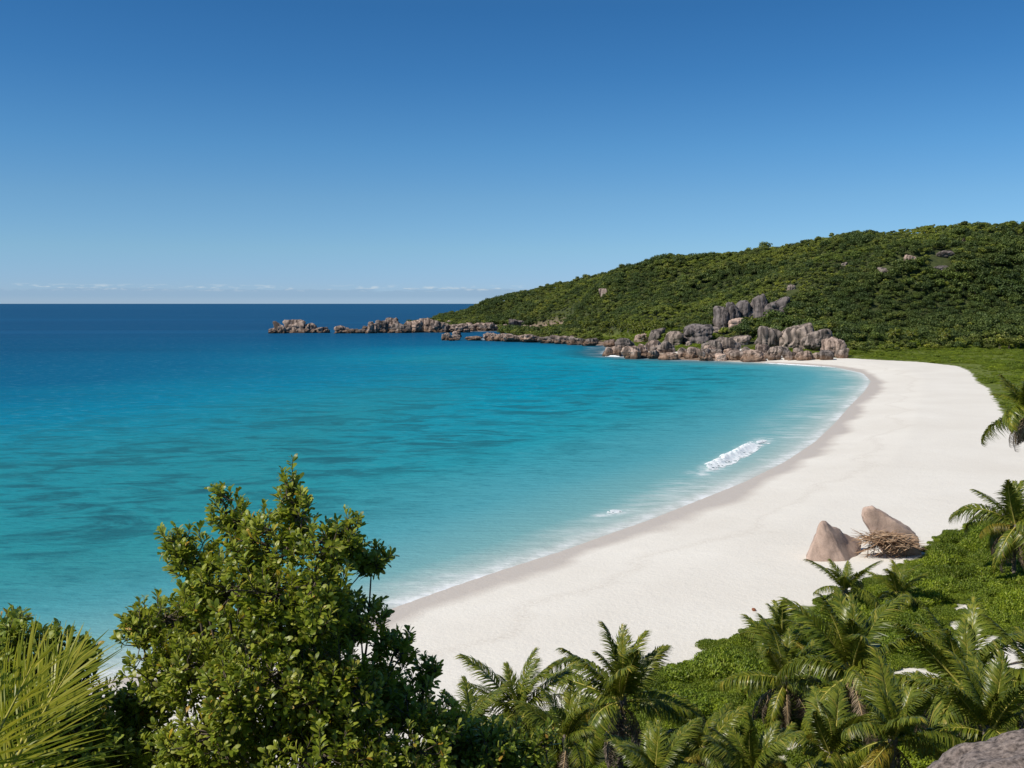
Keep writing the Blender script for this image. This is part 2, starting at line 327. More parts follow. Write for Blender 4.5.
rs = np.concatenate([np.geomspace(30, 1600, 420), np.geomspace(1700, 120000, 60)])
x, y, Fc = polar(az, rs); s, db, dr = shore(x, y)
keep = (s < 6); q = Fc[keep[Fc].any(1)]; ids = np.unique(q); mp_ = np.full(len(x), -1); mp_[ids] = np.arange(len(ids))
t = NT('sea_water'); pos = t.pos; d = t.at('db'); r_ = t.at('dr'); sd_ = t.at('s')
lowf = t.noise(t.map(pos, (.006, .012, 0), (0, 0, R(-14))), 1, 3, .5)
str_ = t.noise(t.map(pos, (.06, .11, 0), (0, 0, R(-22))), 1, 6, .66, .6)          # patches of weed and reef on the bottom
swell = t.noise(t.map(pos, (.0015, .009, 0), (0, 0, R(-9))), 1, 3, .5)
dd = t.math('ADD', d, t.math('MULTIPLY', t.math('SUBTRACT', lowf, .5), t.rng(d, 0, 150, 4, 90)))
col = t.ramp(t.rng(dd, 0, 800), [(0.0, (.54, .56, .52)), (.004, (.36, .48, .46)), (.012, (.18, .395, .41)), (.030, (.085, .345, .40)), (.065, (.020, .305, .375)), (.12, (.001, .285, .40)), (.24, (.001, .205, .325)), (.36, (.001, .118, .235)), (.55, (.003, .083, .19)), (1, (.006, .068, .17))])
spx = t.n('ShaderNodeSeparateXYZ'); t.set(spx.inputs[0], pos)
reef = t.math('MULTIPLY', t.math('MULTIPLY', t.rng(str_, .47, .60), t.rng(lowf, .30, .46)), t.math('MULTIPLY', t.rng(dd, 22, 60), t.rng(dd, 300, 150)))
rip = t.noise(t.map(pos, (.20, .44, 0), (0, 0, R(-14))), 1, 7, .72, .5)
col = t.mix(t.math('MULTIPLY', t.math('MULTIPLY', t.rng(rip, .52, .70), t.rng(dd, 20, 70)), .66), col, (.012, .13, .20))
col = t.mix(t.math('MULTIPLY', t.math('MULTIPLY', t.rng(rip, .46, .32), t.rng(dd, 20, 70)), .22), col, (.20, .48, .56))
col = t.mix(t.math('MULTIPLY', t.rng(spx.outputs[0], 0, -45), t.math('MULTIPLY', t.rng(dd, 12, 40), t.rng(dd, 190, 110, 0, .55))), col, (.030, .225, .225))      # weedier, greener bottom in the near left shallows
rip2 = t.noise(t.map(pos, (.30, .85, 0), (0, 0, R(-10))), 1, 4, .65)
col = t.mix(t.math('MULTIPLY', t.math('MULTIPLY', t.rng(rip2, .52, .68), t.math('MULTIPLY', t.rng(dd, 10, 40), t.rng(dd, 260, 130))), .62), col, (.012, .14, .19))
col = t.mix(t.math('MULTIPLY', reef, t.math('MULTIPLY', t.rng(spx.outputs[0], 30, -50, .6, .85), t.rng(dd, 70, 170, 1, .45))), col, (.014, .105, .135))
rk = t.math('MULTIPLY', t.rng(r_, 34, 4), t.rng(d, 1, 14))
col = t.mix(t.math('MULTIPLY', rk, .75), col, (.02, .06, .085))
col = t.mix(t.math('MULTIPLY', t.rng(swell, .5, .72), t.math('MULTIPLY', t.rng(dd, 200, 500), .5)), col, (.004, .06, .135))
fst = t.noise(t.map(pos, (.0007, .0075, 0), (0, 0, R(-5))), 1, 5, .6)
col = t.mix(t.math('MULTIPLY', t.rng(fst, .5, .7), t.rng(dd, 350, 700, 0, .55)), col, (.014, .12, .26))
# foam: swash edge, a broken second line, wash streaks, white water at rocks
fn = t.noise(t.map(pos, (.35, .35, 0)), 1, 5, .65); fl = t.noise(t.map(pos, (.035, .035, 0)), 1, 2, .5); fs = t.noise(t.map(pos, (.12, .4, 0), (0, 0, R(32))), 1, 5, .7)
dn = t.math('ADD', t.math('MULTIPLY', sd_, -1), t.math('MULTIPLY', t.math('SUBTRACT', fl, .5), 7))
sx = t.n('ShaderNodeSeparateXYZ'); t.set(sx.inputs[0], pos); wx = t.rng(sx.outputs[0], 0, 70, 0, 16)
edge = t.math('MULTIPLY', t.math('MULTIPLY', t.rng(dn, -.6, .4), t.rng(dn, 4.2, .8)), t.math('MULTIPLY', t.rng(fn, .36, .60), t.rng(fl, .36, .58, .25, 1)))
wash = t.math('MULTIPLY', t.math('MULTIPLY', t.math('MULTIPLY', t.rng(dn, 22, 5), t.rng(t.math('SUBTRACT', dn, wx), 9, 3)), t.rng(fs, .42, .74)), t.math('MULTIPLY', t.rng(fl, .38, .62), .75))
rf = t.math('MULTIPLY', t.math('MULTIPLY', t.rng(r_, 4.5, .5), t.rng(d, 5, 20)), t.rng(t.math('ADD', fn, t.math('MULTIPLY', fl, .7)), .78, 1.0))
bk = t.math('MULTIPLY', t.at('brk'), t.math('MULTIPLY', t.rng(fn, .36, .62), .8))
foam = t.math('MAXIMUM', t.math('MAXIMUM', t.math('MAXIMUM', edge, wash), rf), bk)
col = t.mix(foam, col, (.80, .82, .82))
w1 = t.noise(t.map(pos, (.10, .42, 0), (0, 0, R(-14))), 1, 6, .62); w2 = t.noise(t.map(pos, (.9, 1.8, 0), (0, 0, R(-8))), 1, 4, .6)
wh = t.math('ADD', t.math('MULTIPLY', w1, 1.2), t.math('MULTIPLY', w2, .3))
nrm = t.bump(wh, .9, .9); df = t.n('ShaderNodeBsdfDiffuse'); t.set(df.inputs[0], col); gl = t.n('ShaderNodeBsdfGlossy'); gl.inputs['Roughness'].default_value = .14; t.set(gl.inputs['Normal'], nrm)
fr = t.n('ShaderNodeFresnel'); fr.inputs[0].default_value = 1.33; t.set(fr.inputs['Normal'], nrm)
t.set(df.inputs['Normal'], t.bump(wh, .55, .9))
mx = t.n('ShaderNodeMixShader'); t.set(mx.inputs[0], t.math('MULTIPLY', t.math('MINIMUM', t.math('MULTIPLY', fr.outputs[0], .22), .085), t.rng(foam, 0, .6, 1, 0)))
t.t.links.new(df.outputs[0], mx.inputs[1]); t.t.links.new(gl.outputs[0], mx.inputs[2]); t.t.links.new(mx.outputs[0], t.out.inputs[0]); M['sea'] = t.m
V = np.stack([x, y, np.zeros_like(x)], 1)[ids]
me = mesh_np('sea', V, mp_[q], M['sea'], True); attr(me, 'db', db[ids]); attr(me, 'dr', dr[ids]); attr(me, 's', s[ids])
bk = np.zeros(len(ids))
for a, b, wd_ in (((700, 474), (766, 439), 2.2), ((600, 516), (626, 511), 1.2)): bk = np.maximum(bk, np.exp(-(segdist(x[ids], y[ids], np.array([P(*a)[:2], P(*b)[:2]])) / wd_) ** 2))
attr(me, 'brk', bk)
tag(link('sea', me), kind='structure')

# ------------------------------------------------------------------ breaking waves near the sand
t = NT('white_water'); n = t.noise(t.pos, 1.4, 6, .7); t.princ(t.ramp(n, [(.3, (.68, .78, .79)), (.55, (.88, .90, .90))]), .8, .1, t.bump(n, .35, .2)); M['foam'] = t.m
def breaker(a, b, hgt, wid, label, seed=0):
    a, b = P(*a), P(*b); e = b - a; L = np.linalg.norm(e); e /= L; nr = np.array([e[1], -e[0], 0]); n, m = max(60, int(L / .12)), 44
    u = np.linspace(0, 1, n); v = np.linspace(-1, 1, m); U, W_ = np.meshgrid(u, v, indexing='ij'); X, Y = U * L, W_ * wid
    env = np.clip(np.sin(np.pi * U ** .75), 0, 1) ** .7; q = vnoise(X * .9 + seed, Y * 1.1, 1) + .6 * vnoise(X * 2.3, Y * 2.6 + seed, 2) + .35 * vnoise(X * 5.5, Y * 6 + seed, 3)
    z = hgt * env * np.exp(-3.2 * (W_ + .25) ** 2) * (.9 + .3 * q) + .02 + .05 * np.abs(q) * env
    Vv = a + e * X[..., None] + nr * (Y + wid * .5 * vnoise(X * .25 + seed, X * 0 + 3, 0))[..., None]
    Vv[..., 2] = z
    cov = env * 1.15 - np.abs(W_) ** 1.1 * (1.3 - .6 * (W_ > 0)) + 1.05 * q + .8 * vnoise(X * 4.3, Y * 3.1 + seed, 0)          # ragged: foam breaks up towards its edges
    i, j = np.meshgrid(np.arange(n - 1), np.arange(m - 1), indexing='ij'); Fq = np.stack([i * m + j, (i + 1) * m + j, (i + 1) * m + j + 1, i * m + j + 1], -1).reshape(-1, 4)
    keep = cov.reshape(-1)[Fq].mean(1) > .32; Fq = Fq[keep]; ids = np.unique(Fq); mp_ = np.full(n * m, -1); mp_[ids] = np.arange(len(ids))
    o = link('breaking_wave', mesh_np('breaking_wave', Vv.reshape(-1, 3)[ids], mp_[Fq], M['foam'], True))
    tag(o, label, 'wave')
breaker((706, 471), (764, 440), 1.0, 2.3, 'long white breaking wave rolling in just off the beach')
breaker((606, 514), (622, 511), .4, .7, 'tiny white wavelet breaking close to the sand')
breaker((604, 356.4), (622, 356.8), .8, 1.6, 'white surge at the left end of the boulder point')
breaker((760, 362.8), (840, 367.8), .35, 1.6, 'thin white swash line running from boulders onto sand')

# ------------------------------------------------------------------ boulders
ROCKS = []
def rock_mesh(name, mat, size, seed, flute=.0, block=.8, sub=5, rough=.16, lean=(0, 0), nfl=7):
    bm = bmesh.new(); bmesh.ops.create_icosphere(bm, subdivisions=sub, radius=1); rnd = random.Random(seed)
    off = Vector((rnd.uniform(-90, 90), rnd.uniform(-90, 90), rnd.uniform(-90, 90)))
    planes = []
    for d in ((1, 0, 0), (-1, 0, 0), (0, 1, 0), (0, -1, 0), (0, 0, 1), (0, 0, -1)): planes.append((Vector(d) + Vector((rnd.gauss(0, .22), rnd.gauss(0, .22), rnd.gauss(0, .16)))).normalized() / rnd.uniform(.88, 1.0))
    for _ in range(4): planes.append(Vector((rnd.gauss(0, 1), rnd.gauss(0, 1), rnd.gauss(0, .8))).normalized() / rnd.uniform(.9, 1.08))
    grv = []
    for v in bm.verts:
        p = v.co.normalized(); q = p * (sum(max(0.0, p.dot(pn)) ** 4.5 for pn in planes)) ** (-1 / 4.5)
        n = mnoise.noise(p * 1.1 + off) * rough * 1.6 + mnoise.noise(p * 2.6 + off) * rough * .8 + mnoise.noise(p * 6 + off) * rough * .25
        c = mnoise.cell(p * 1.7 + off) * rough * .35
        fl = 0
        if flute:
            ph = math.atan2(p.y, p.x) + .35 * mnoise.noise(p * 1.5 + off)
            fl = -.75 * flute * (1 - abs(math.sin(ph * nfl / 2))) ** 1.7 * min(1, (1 - abs(p.z) ** 3) * 1.4 + .1) * (.65 + 1.0 * abs(mnoise.noise(Vector((ph * 2, 0, 0)) + off)))
        ck = max(0.0, 1 - abs(mnoise.noise(p * 1.3 - off)) / .05) * rough * .9          # a few split joints
        grv.append(min(1.0, -fl * 8 + ck * 5)); q = q * (1 + n + c + fl - ck)
        q.x += lean[0] * (q.z + 1); q.y += lean[1] * (q.z + 1)
        v.co = Vector((q.x * size[0], q.y * size[1], q.z * size[2]))
    for ax in range(3):      # fit the true width, depth and height
        lo = min(v.co[ax] for v in bm.verts); hi = max(v.co[ax] for v in bm.verts); k = 2 * size[ax] / (hi - lo)
        for v in bm.verts: v.co[ax] = (v.co[ax] - (lo + hi) / 2) * k
    me = bpy.data.meshes.new(name); bm.to_mesh(me); bm.free(); me.materials.append(mat); attr(me, 'groove', grv)
    me.polygons.foreach_set('use_smooth', np.ones(len(me.polygons), bool)); return me
_rs = [100]
def boulder(box, mat, label, group=None, flute=.1, block=.75, depth=.9, sub=5, rough=.13, lean=(0, 0), Y=None, nfl=11, rot=None):
    x0, x1, yt, yb = box; cx = (x0 + x1) / 2
    p = Q(cx, yb, Y) if Y else hit(cx, yb)
    if p is None: p = P(cx, yb, 0)
    k = p[1] / F; wd = (x1 - x0) * k / 2 * 1.07; h = (yb - yt) * k; _rs[0] += 1
    dep = min(wd * depth, 9); sz = h * .64
    me = rock_mesh('boulder', M[mat], (wd * 1.05, dep, sz), _rs[0], flute, block, sub, rough, lean, nfl)
    o = link('boulder', me, None, (p[0], p[1] + dep * .75, p[2] + h - sz * 1.0), (0, 0, rot if rot is not None else random.uniform(-.3, .3)))
    tag(o, label, 'boulder', group); ROCKS.append((p[0], p[1] + dep * .75, max(wd, dep), h)); return o

GP = 'boulders of the rocky point at the end of the beach'
for box, mat, lab, kw in [
    ((684, 714, 324, 343), 'granite_grey', 'smooth grey domed boulder rising behind the rocks left of the tall outcrop', dict(flute=.04, block=.9)),
    ((650, 665, 328, 341), 'granite', 'narrow upright grey rock beside the pale slab on the point', dict(flute=.1)),
    ((636, 652, 333.5, 342.5), 'granite_pink', 'pale sunlit slab tilted on the left part of the point', dict(flute=.03, block=.6, lean=(-.3, 0))),
    ((665, 684, 331, 346), 'granite', 'large rounded boulder with a shaded right flank left of the grey dome', dict(flute=.06)),
    ((658, 676, 341, 353), 'granite', 'broad pale boulder below the rounded one on the point', dict(flute=.05)),
    ((646, 661, 340, 351), 'granite_pink', 'pinkish boulder below the narrow upright rock', dict()),
    ((617, 634, 338, 348), 'granite', 'low grey boulder near the left tip of the point', dict()),
    ((635, 648, 344, 357), 'granite_pink', 'steep pink boulder standing at the water on the point', dict(flute=.12)),
    ((623, 641, 346, 359), 'granite_pink', 'brown fluted boulder at the water near the left tip', dict(flute=.16)),
    ((603, 613, 347, 356.5), 'granite_pink', 'leftmost small reddish rock of the boulder point', dict(flute=.12)),
    ((611, 622, 345, 356.5), 'granite_pink', 'second reddish rock from the left tip of the point', dict(flute=.12)),
    ((648, 660, 350, 359), 'granite', 'dark wet boulder at the waterline of the point', dict()),
    ((678, 689, 347.5, 357), 'granite', 'small grey boulder at the water below the green bank', dict()),
    ((686, 702, 347, 358.5), 'granite_pink', 'tan boulder at the water right of the green bank', dict(flute=.1)),
    ((699, 714, 350, 361), 'granite_pink', 'rusty boulder at the water below the striped rocks', dict(flute=.1)),
    ((703, 721, 340, 351), 'granite', 'grey cracked boulder in the middle of the point', dict(flute=.14)),
    ((660, 678, 352.5, 360), 'granite_pink', 'flat brown ledge rock at the waterline', dict(flute=.03, block=.6)),
    ((715, 730, 306, 328), 'granite_grey', 'left pillar of the tall grey outcrop with dark streaks', dict(flute=.14, block=.6, nfl=9, rot=0)),
    ((725, 741, 302, 326), 'granite_grey', 'middle pillar of the tall grey outcrop', dict(flute=.10, block=.62, nfl=8, rot=0)),
    ((736, 753, 300, 321), 'granite_grey', 'rounded right pillar of the left tall outcrop', dict(flute=.08, block=.7, nfl=7, rot=0)),
    ((743, 754, 311, 320), 'granite', 'small boulder wedged between the two tall outcrops', dict()),
    ((752, 768, 294, 318), 'granite_grey', 'tallest steep grey outcrop, left of a dark vertical crack', dict(flute=.06, block=.58, nfl=6, rot=0)),
    ((766, 789, 296.5, 317), 'granite_grey', 'wide overhanging grey outcrop right of the dark crack', dict(flute=.12, block=.62, lean=(.16, 0), nfl=8, rot=0)),
    ((729, 746, 318, 331), 'granite_tan', 'tan rock face under the tall grey outcrop', dict(flute=.06, block=.65)),
    ((708, 729, 326, 335), 'granite', 'dark flat boulder under the left pillar', dict(block=.65)),
    ((760, 784, 326, 349), 'granite', 'big grey fluted boulder in the right half of the point', dict(flute=.24, block=.7, nfl=9)),
    ((781, 815, 323, 349), 'granite', 'largest striped boulder with deep slanting flutes', dict(flute=.24, block=.68, nfl=13, lean=(.1, 0))),
    ((806, 834, 329, 351), 'granite', 'brown cracked boulder right of the largest striped one', dict(flute=.18, block=.7, nfl=8)),
    ((825, 847, 337, 357), 'granite_pink', 'brown boulder at the right end where rocks meet sand', dict(flute=.14)),
    ((757, 771, 344, 356), 'granite_pink', 'rounded boulder below the grey fluted one', dict()),
    ((768, 784, 346, 358), 'granite', 'oval grey boulder tilted at the waterline', dict(block=.9, lean=(.2, 0))),
    ((783, 794, 347, 358), 'granite', 'small grey boulder below the largest striped one', dict()),
    ((787, 800, 351.5, 360), 'granite_pink', 'low pinkish boulder at the edge of the swash', dict()),
    ((797, 813, 350.5, 360.5), 'granite_pink', 'smooth pale egg shaped boulder on the sand edge', dict(flute=0, block=.95)),
    ((811, 824, 352.5, 359.5), 'granite', 'low flat boulder right of the egg shaped one', dict()),
    ((821, 835, 350, 360), 'granite', 'grey boulder half sunk in sand at the point', dict()),
    ((709, 722, 340, 352), 'granite', 'striped boulder left of the central ledges', dict(flute=.2)),
    ((717, 741, 337, 352), 'granite', 'wide ledge of striped rock in the middle', dict(flute=.2, block=.6, nfl=11)),
    ((731, 752, 335, 345), 'granite', 'dark long ledge above the central rocks', dict(flute=.08, block=.6)),
    ((716, 727, 354, 361), 'granite_tan', 'yellowish boulder at the waterline', dict(flute=.03)),
    ((728, 745, 350, 361), 'granite_pink', 'rusty ledge boulder at the central waterline', dict(flute=.14)),
    ((743, 766, 350, 362), 'granite_pink', 'round brown boulder standing at the start of the sand', dict(flute=.06)),
    ((838, 849, 348, 358.5), 'granite', 'last small boulder before the sand begins', dict())]:
    boulder(box, mat, lab, GP, **kw)
for k in range(40):          # smaller blocks jammed among the big ones
    cx = random.uniform(608, 842); yb = 358.5 + (cx - 620) / 140 * 1.6 if cx < 745 else 360.5
    yb = min(yb, 361) - (random.random() ** 1.6) * 15; wpx = random.uniform(4, 10)
    boulder((cx - wpx / 2, cx + wpx / 2, yb - wpx * random.uniform(.5, .9), yb), random.choice(['granite', 'granite', 'granite_pink']),
            'small broken block wedged among the big boulders of the point', 'small blocks wedged among the big boulders', flute=.08, block=.65, sub=4, rough=.2)
for k in range(18):
    cx = random.uniform(704, 772); wpx = random.uniform(5, 11); yb = random.uniform(353, 361.5)
    boulder((cx - wpx / 2, cx + wpx / 2, yb - wpx * random.uniform(.55, .85), yb), random.choice(['granite', 'granite_pink']),
            'small broken block wedged among the big boulders of the point', 'small blocks wedged among the big boulders', flute=.08, block=.65, sub=4, rough=.2)
GH = 'rocks of the far headland'
for i, (box, mat, lab) in enumerate([
    ((268, 278, 328, 333.4), 'granite_pink', 'low rock at the far left tip of the headland chain'), ((274, 286, 321, 333.4), 'granite_pink', 'upright pale rock at the seaward end of the islet'),
    ((283, 305, 319.5, 333), 'granite_pink', 'tallest pale hump of the rocky islet'), ((298, 315, 323, 333), 'granite_pink', 'sloping pale right side of the rocky islet'), ((310, 327, 327, 333), 'granite_pink', 'low tail rock of the islet'),
    ((334, 349, 325.5, 333.4), 'granite_pink', 'small isolated rock right of the islet'), ((348, 358, 328.5, 333.4), 'granite', 'low dark rock next to the isolated one'), ((355, 367, 329, 333.4), 'granite', 'flat rock before the main headland rocks'),
    ((365, 377, 321.5, 333.4), 'granite_pink', 'first blocky rock at the seaward end of the headland'), ((375, 388, 320, 333), 'granite', 'second blocky rock of the headland'), ((384, 400, 317.5, 330), 'granite_pink', 'highest pointed rock of the headland'),
    ((387, 410, 323, 333), 'granite', 'fluted rock below the pointed headland rock'), ((405, 422, 320, 332.6), 'granite_pink', 'broad pink rock in the headland row'), ((418, 437, 317.5, 331), 'granite_pink', 'pink slab where the headland scrub begins'),
    ((430, 449, 320, 332.6), 'granite_pink', 'long pink shelf rock below the scrub'), ((444, 467, 323.5, 332.6), 'granite_pink', 'sloping pink shelf at the edge of the inlet'), ((463, 476, 325, 331), 'granite', 'small grey rock at the inlet'),
    ((476, 494, 322.5, 330), 'granite_pink', 'pale rock on the far side of the inlet'), ((492, 510, 324.5, 330.5), 'granite', 'low ledge on the far side of the inlet'), ((508, 527, 319, 330), 'granite_grey', 'grey overhanging ledge under the forest at the inlet'),
    ((523, 534, 325, 331), 'granite_pink', 'orange rock by the small hidden beach'),
    ((441, 451, 332.5, 340.5), 'granite', 'leftmost upright rock of the low reef spit'), ((449, 460, 334, 340.5), 'granite', 'second dark rock of the low reef spit'), ((466, 482, 336, 340.6), 'granite', 'low dark rock awash in the reef spit'),
    ((483, 496, 332.5, 341), 'granite_pink', 'tall pale rock in the reef spit'), ((494, 506, 334, 341.4), 'granite_pink', 'blocky rock right of the tall pale one'), ((503, 522, 333.5, 342), 'granite_pink', 'pale shelf in the reef spit'),
    ((519, 541, 334, 342.6), 'granite_pink', 'wide pale shelf in the middle of the reef spit'), ((539, 556, 335.5, 343.4), 'granite', 'darker blocks in the reef spit'), ((552, 570, 335, 344), 'granite_pink', 'pink blocks where the spit meets land'),
    ((567, 584, 337, 345), 'granite', 'dark blocks under the shore palms'), ((581, 598, 338, 346), 'granite', 'last dark rocks of the spit by the green bank'), ((577, 583, 329.5, 334), 'granite_pink', 'small white rock on the shore behind the spit'),
    ((604, 616, 339, 347), 'granite_pink', 'brown rocks under the bright green bank')]):
    boulder(box, mat, lab, GH, flute=.22, block=.62, depth=.7, sub=5, rough=.22, nfl=random.choice([6, 8, 11]))
for k in range(64):
    cx, yb = random.choice([lambda: (random.uniform(272, 330), 333), lambda: (random.uniform(365, 470), random.uniform(326, 332.6)), lambda: (random.uniform(365, 470), 332.6), lambda: (random.uniform(470, 540), random.uniform(328.5, 331)),
                            lambda: (q := random.uniform(445, 600), 341 + max(0, q - 500) * .045 - random.uniform(0, 4)), lambda: (q := random.uniform(480, 600), 341 + max(0, q - 500) * .045)])()
    wpx = random.uniform(4, 10)
    boulder((cx - wpx / 2, cx + wpx / 2, yb - wpx * random.uniform(.4, .8), yb), random.choice(['granite', 'granite_pink', 'granite_pink']), 'small block among the rocks of the far headland',
            'small blocks along the far headland', flute=.15, block=.62, sub=4, rough=.22)
for box, mat, lab in [((906, 917, 254.5, 264), 'granite_pink', 'pale pink boulder standing out of the forest high on the hill'), ((938, 954, 250, 258), 'granite', 'brown boulder slope right of the pink hill boulder'), ((880, 891, 267, 273), 'granite', 'flat brown rock left below the pink hill boulder'),
                      ((934, 952, 264, 270), 'granite_grey', 'pale sloping rock slab below the brown one on the hill'), ((958, 966, 236, 241), 'granite_pink', 'tiny pale rock near the top of the hill'), ((599, 608, 288, 298), 'granite_pink', 'pale streak of bare rock on the left hillside'),
                      ((493, 500, 295, 301), 'granite_pink', 'pointed rock on the ridge at the left end of the hill'), ((788, 796, 284, 290), 'granite', 'small grey rock showing above the tall outcrop'), ((838, 848, 262, 268), 'granite', 'dark rock patch in the middle of the hill')]:
    o = boulder(box, mat, lab, 'bare rocks showing through the hill forest', flute=.05, block=.8); o.location.z -= .3

# ------------------------------------------------------------------ leaves, crowns, shrubs
def unit(v): return v / (np.linalg.norm(v, axis=-1, keepdims=True) + 1e-9)
def leaves(B, D, Nn, L, W, prof=((0, .25), (.55, 1), (1, .3)), curl=.12):
    """one thin blade per row: base B, direction D, up Nn"""
    D = unit(D); S = unit(np.cross(D, Nn)); U = np.cross(S, D); n = len(B); k = len(prof); V = np.zeros((n, k, 2, 3))
    L = np.broadcast_to(L, n)[:, None]; W = np.broadcast_to(W, n)[:, None]
    for i, (t, wd) in enumerate(prof):
        c = B + D * L * t - U * (L * curl * t * t) + U * (L * curl * .6 * math.sin(math.pi * t))
        V[:, i, 0] = c - S * W * wd * .5; V[:, i, 1] = c + S * W * wd * .5
    base = (np.arange(n) * k * 2)[:, None]; Fq = []
    for i in range(k - 1): Fq.append(base + np.array([2 * i, 2 * i + 1, 2 * i + 3, 2 * i + 2]))
    return V.reshape(-1, 3), np.concatenate(Fq, 1).reshape(-1, 4)
def shell(lobes, n, rng, inner=.55):
    """points scattered through the outer volume of a set of ellipsoid lobes"""
    lobes = np.asarray(lobes, float); vol = lobes[:, 3] * lobes[:, 4] + lobes[:, 4] * lobes[:, 5] + lobes[:, 3] * lobes[:, 5]
    k = rng.choice(len(lobes), n, p=vol / vol.sum()); d = unit(rng.normal(size=(n, 3))); r = inner + (1 - inner) * rng.random(n) ** .5
    p = lobes[k, :3] + d * lobes[k, 3:6] * r[:, None]; return p, unit(d / lobes[k, 3:6])
def crown_mesh(name, mat, rng, rad, h0, h1, nl, ncard, size, flat=.5):
    lobes = []
    for i in range(nl):
        a = rng.random() * 6.283; q = rad * .62 * math.sqrt(rng.random()); rr_ = rad * rng.uniform(.36, .52)
        z = h0 + (h1 - h0) * (1 - .5 * (q / rad) ** 2) * rng.uniform(.45, .85)
        lobes.append((q * math.cos(a), q * math.sin(a), z, rr_, rr_, rr_ * rng.uniform(.5, .75)))
    p, nrm = shell(lobes, ncard, rng, .6); nrm = unit(nrm + rng.normal(size=p.shape) * .45 + [0, 0, .25]); D = np.cross(nrm, unit(rng.normal(size=p.shape)))
    sz = size * rng.uniform(.6, 1.3, ncard)
    V, Fq = leaves(p - unit(D) * sz[:, None] * .5, D, nrm, sz, sz * .8, ((0, .4), (.5, 1), (1, .35)), .25)
    return mesh_np(name, V, Fq, mat)
def trunk_mesh(name, mat, h, r, rng, limbs=3, spread=1.5):
    g = Geo(); top = np.array([rng.normal() * .2, rng.normal() * .2, h]); g.tube([[0, 0, -.6], top * .5 + [.1, .05, 0], top], [r * 1.2, r, r * .7], 6)
    for i in range(limbs):
        a = rng.random() * 6.28; g.tube([top * .75, top + [math.cos(a) * spread * .5, math.sin(a) * spread * .5, h * .25], top + [math.cos(a) * spread, math.sin(a) * spread, h * .6]], [r * .6, r * .4, r * .15], 5)
    return g.mesh(name, mat, True)

kinds = []   # hill trees: (crown, trunk)
for i in range(8):
    rg = np.random.default_rng(40 + i); rad = [3.2, 2.7, 3.8, 2.2, 3.0, 4.6, 2.6, 3.4][i]; h1 = [6.2, 5.2, 6.8, 4.2, 7.4, 8.2, 4.0, 6.0][i]
    kinds.append((crown_mesh('crown', M[['tree_leaf', 'tree_leaf', 'tree_leaf_dark', 'tree_leaf_bright', 'tree_leaf', 'tree_leaf_dark', 'tree_leaf_bright', 'tree_leaf'][i]], rg, rad, 1.2, h1, [9, 6, 12, 5, 8, 14, 6, 10][i], 400, [.62, .5, .7, .5, .62, .75, .5, .62][i]), trunk_mesh('trunk', M['bark'], h1 * .45, .17, rg)))

# ---- coconut palm fronds
def frond_mesh(name, mat, rmat, L, e0, arch, nleaf, ll, droop, vee, seed, sag=0.0, wd=.066):
    rg = np.random.default_rng(seed); n = 22; t = np.linspace(0, 1, n); el = e0 - arch * t ** 1.4
    seg = L / (n - 1); xs = np.concatenate([[0], np.cumsum(np.cos(el[:-1]) * seg)]); zs = np.concatenate([[0], np.cumsum(np.sin(el[:-1]) * seg)])
    pts = np.stack([xs, .06 * L * np.sin(t * 2.2 + seed) * t, zs], 1); g = Geo(); g.tube(pts, np.interp(t, [0, .1, .5, 1], [.07, .048, .030, .008]) * (L / 4), 5); nr = len(g.F[0])
    tl = np.linspace(.14, .995, nleaf); Bs, Ds, Ns, Ls = [], [], [], []
    T = unit(np.gradient(pts, axis=0))
    for sgn in (-1, 1):
        tj = np.clip(tl + rg.normal(size=nleaf) * .003, 0, 1)
        b = np.stack([np.interp(tj, t, pts[:, k]) for k in range(3)], 1); f = unit(np.stack([np.interp(tj, t, T[:, k]) for k in range(3)], 1))
        side = np.tile([0, sgn, 0.0], (nleaf, 1)); up = unit(np.cross(f, side) * sgn)
        up = np.where(up[:, 2:3] < 0, -up, up) if arch < 1.6 else up
        ang = np.interp(tj, [.1, .5, 1], [1.2, .95, .3]) + rg.normal(size=nleaf) * .16
        d = f * np.cos(ang)[:, None] + (side * math.cos(vee) + up * math.sin(vee)) * np.sin(ang)[:, None]
        d[:, 2] -= sag * rg.uniform(.6, 1.3, nleaf)
        Bs.append(b); Ds.append(d); Ns.append(up + rg.normal(size=up.shape) * .15); Ls.append(ll * np.interp(tj, [.1, .3, .6, .9, 1], [.55, .95, 1, .62, .4]) * rg.uniform(.74, 1.12, nleaf))
    V, Fq = leaves(np.concatenate(Bs), np.concatenate(Ds), np.concatenate(Ns), np.concatenate(Ls), wd * L / 4, ((0, .7), (.35, 1), (.7, .75), (1, .12)), droop); g.add(V, Fq)
    return mesh_np(name, np.concatenate(g.V), np.concatenate(g.F), [rmat, mat], False, np.concatenate([np.zeros(nr, int), np.ones(len(Fq), int)]))
FR = {}
for i in range(4):
    FR['up', i] = frond_mesh('frond', M['palm_leaf'], M['rachis'], 4.5, .0, .25 + .16 * i, 88, 1.15, .34, .22, 10 + i, .10, .072)
    FR['mid', i] = frond_mesh('frond', M['palm_leaf'], M['rachis'], 5.0, .0, 1.0 + .28 * i, 92, 1.3, .50, .08, 20 + i, .34, .072)
    FR['low', i] = frond_mesh('frond', M['palm_leaf'], M['rachis'], 4.8, .0, 1.3 + .2 * i, 88, 1.25, .55, .0, 30 + i, .85, .072)
    FR['old', i] = frond_mesh('frond', M['palm_leaf_yellow'], M['rachis'], 4.4, .0, 1.3, 70, 1.05, .5, .0, 50 + i, .8, .05)
    FR['dry', i] = frond_mesh('frond', M['palm_leaf_dry'], M['rachis_dry'], 3.9, .0, 1.3, 60, .9, .6, -.1, 60 + i, 1.1, .05)
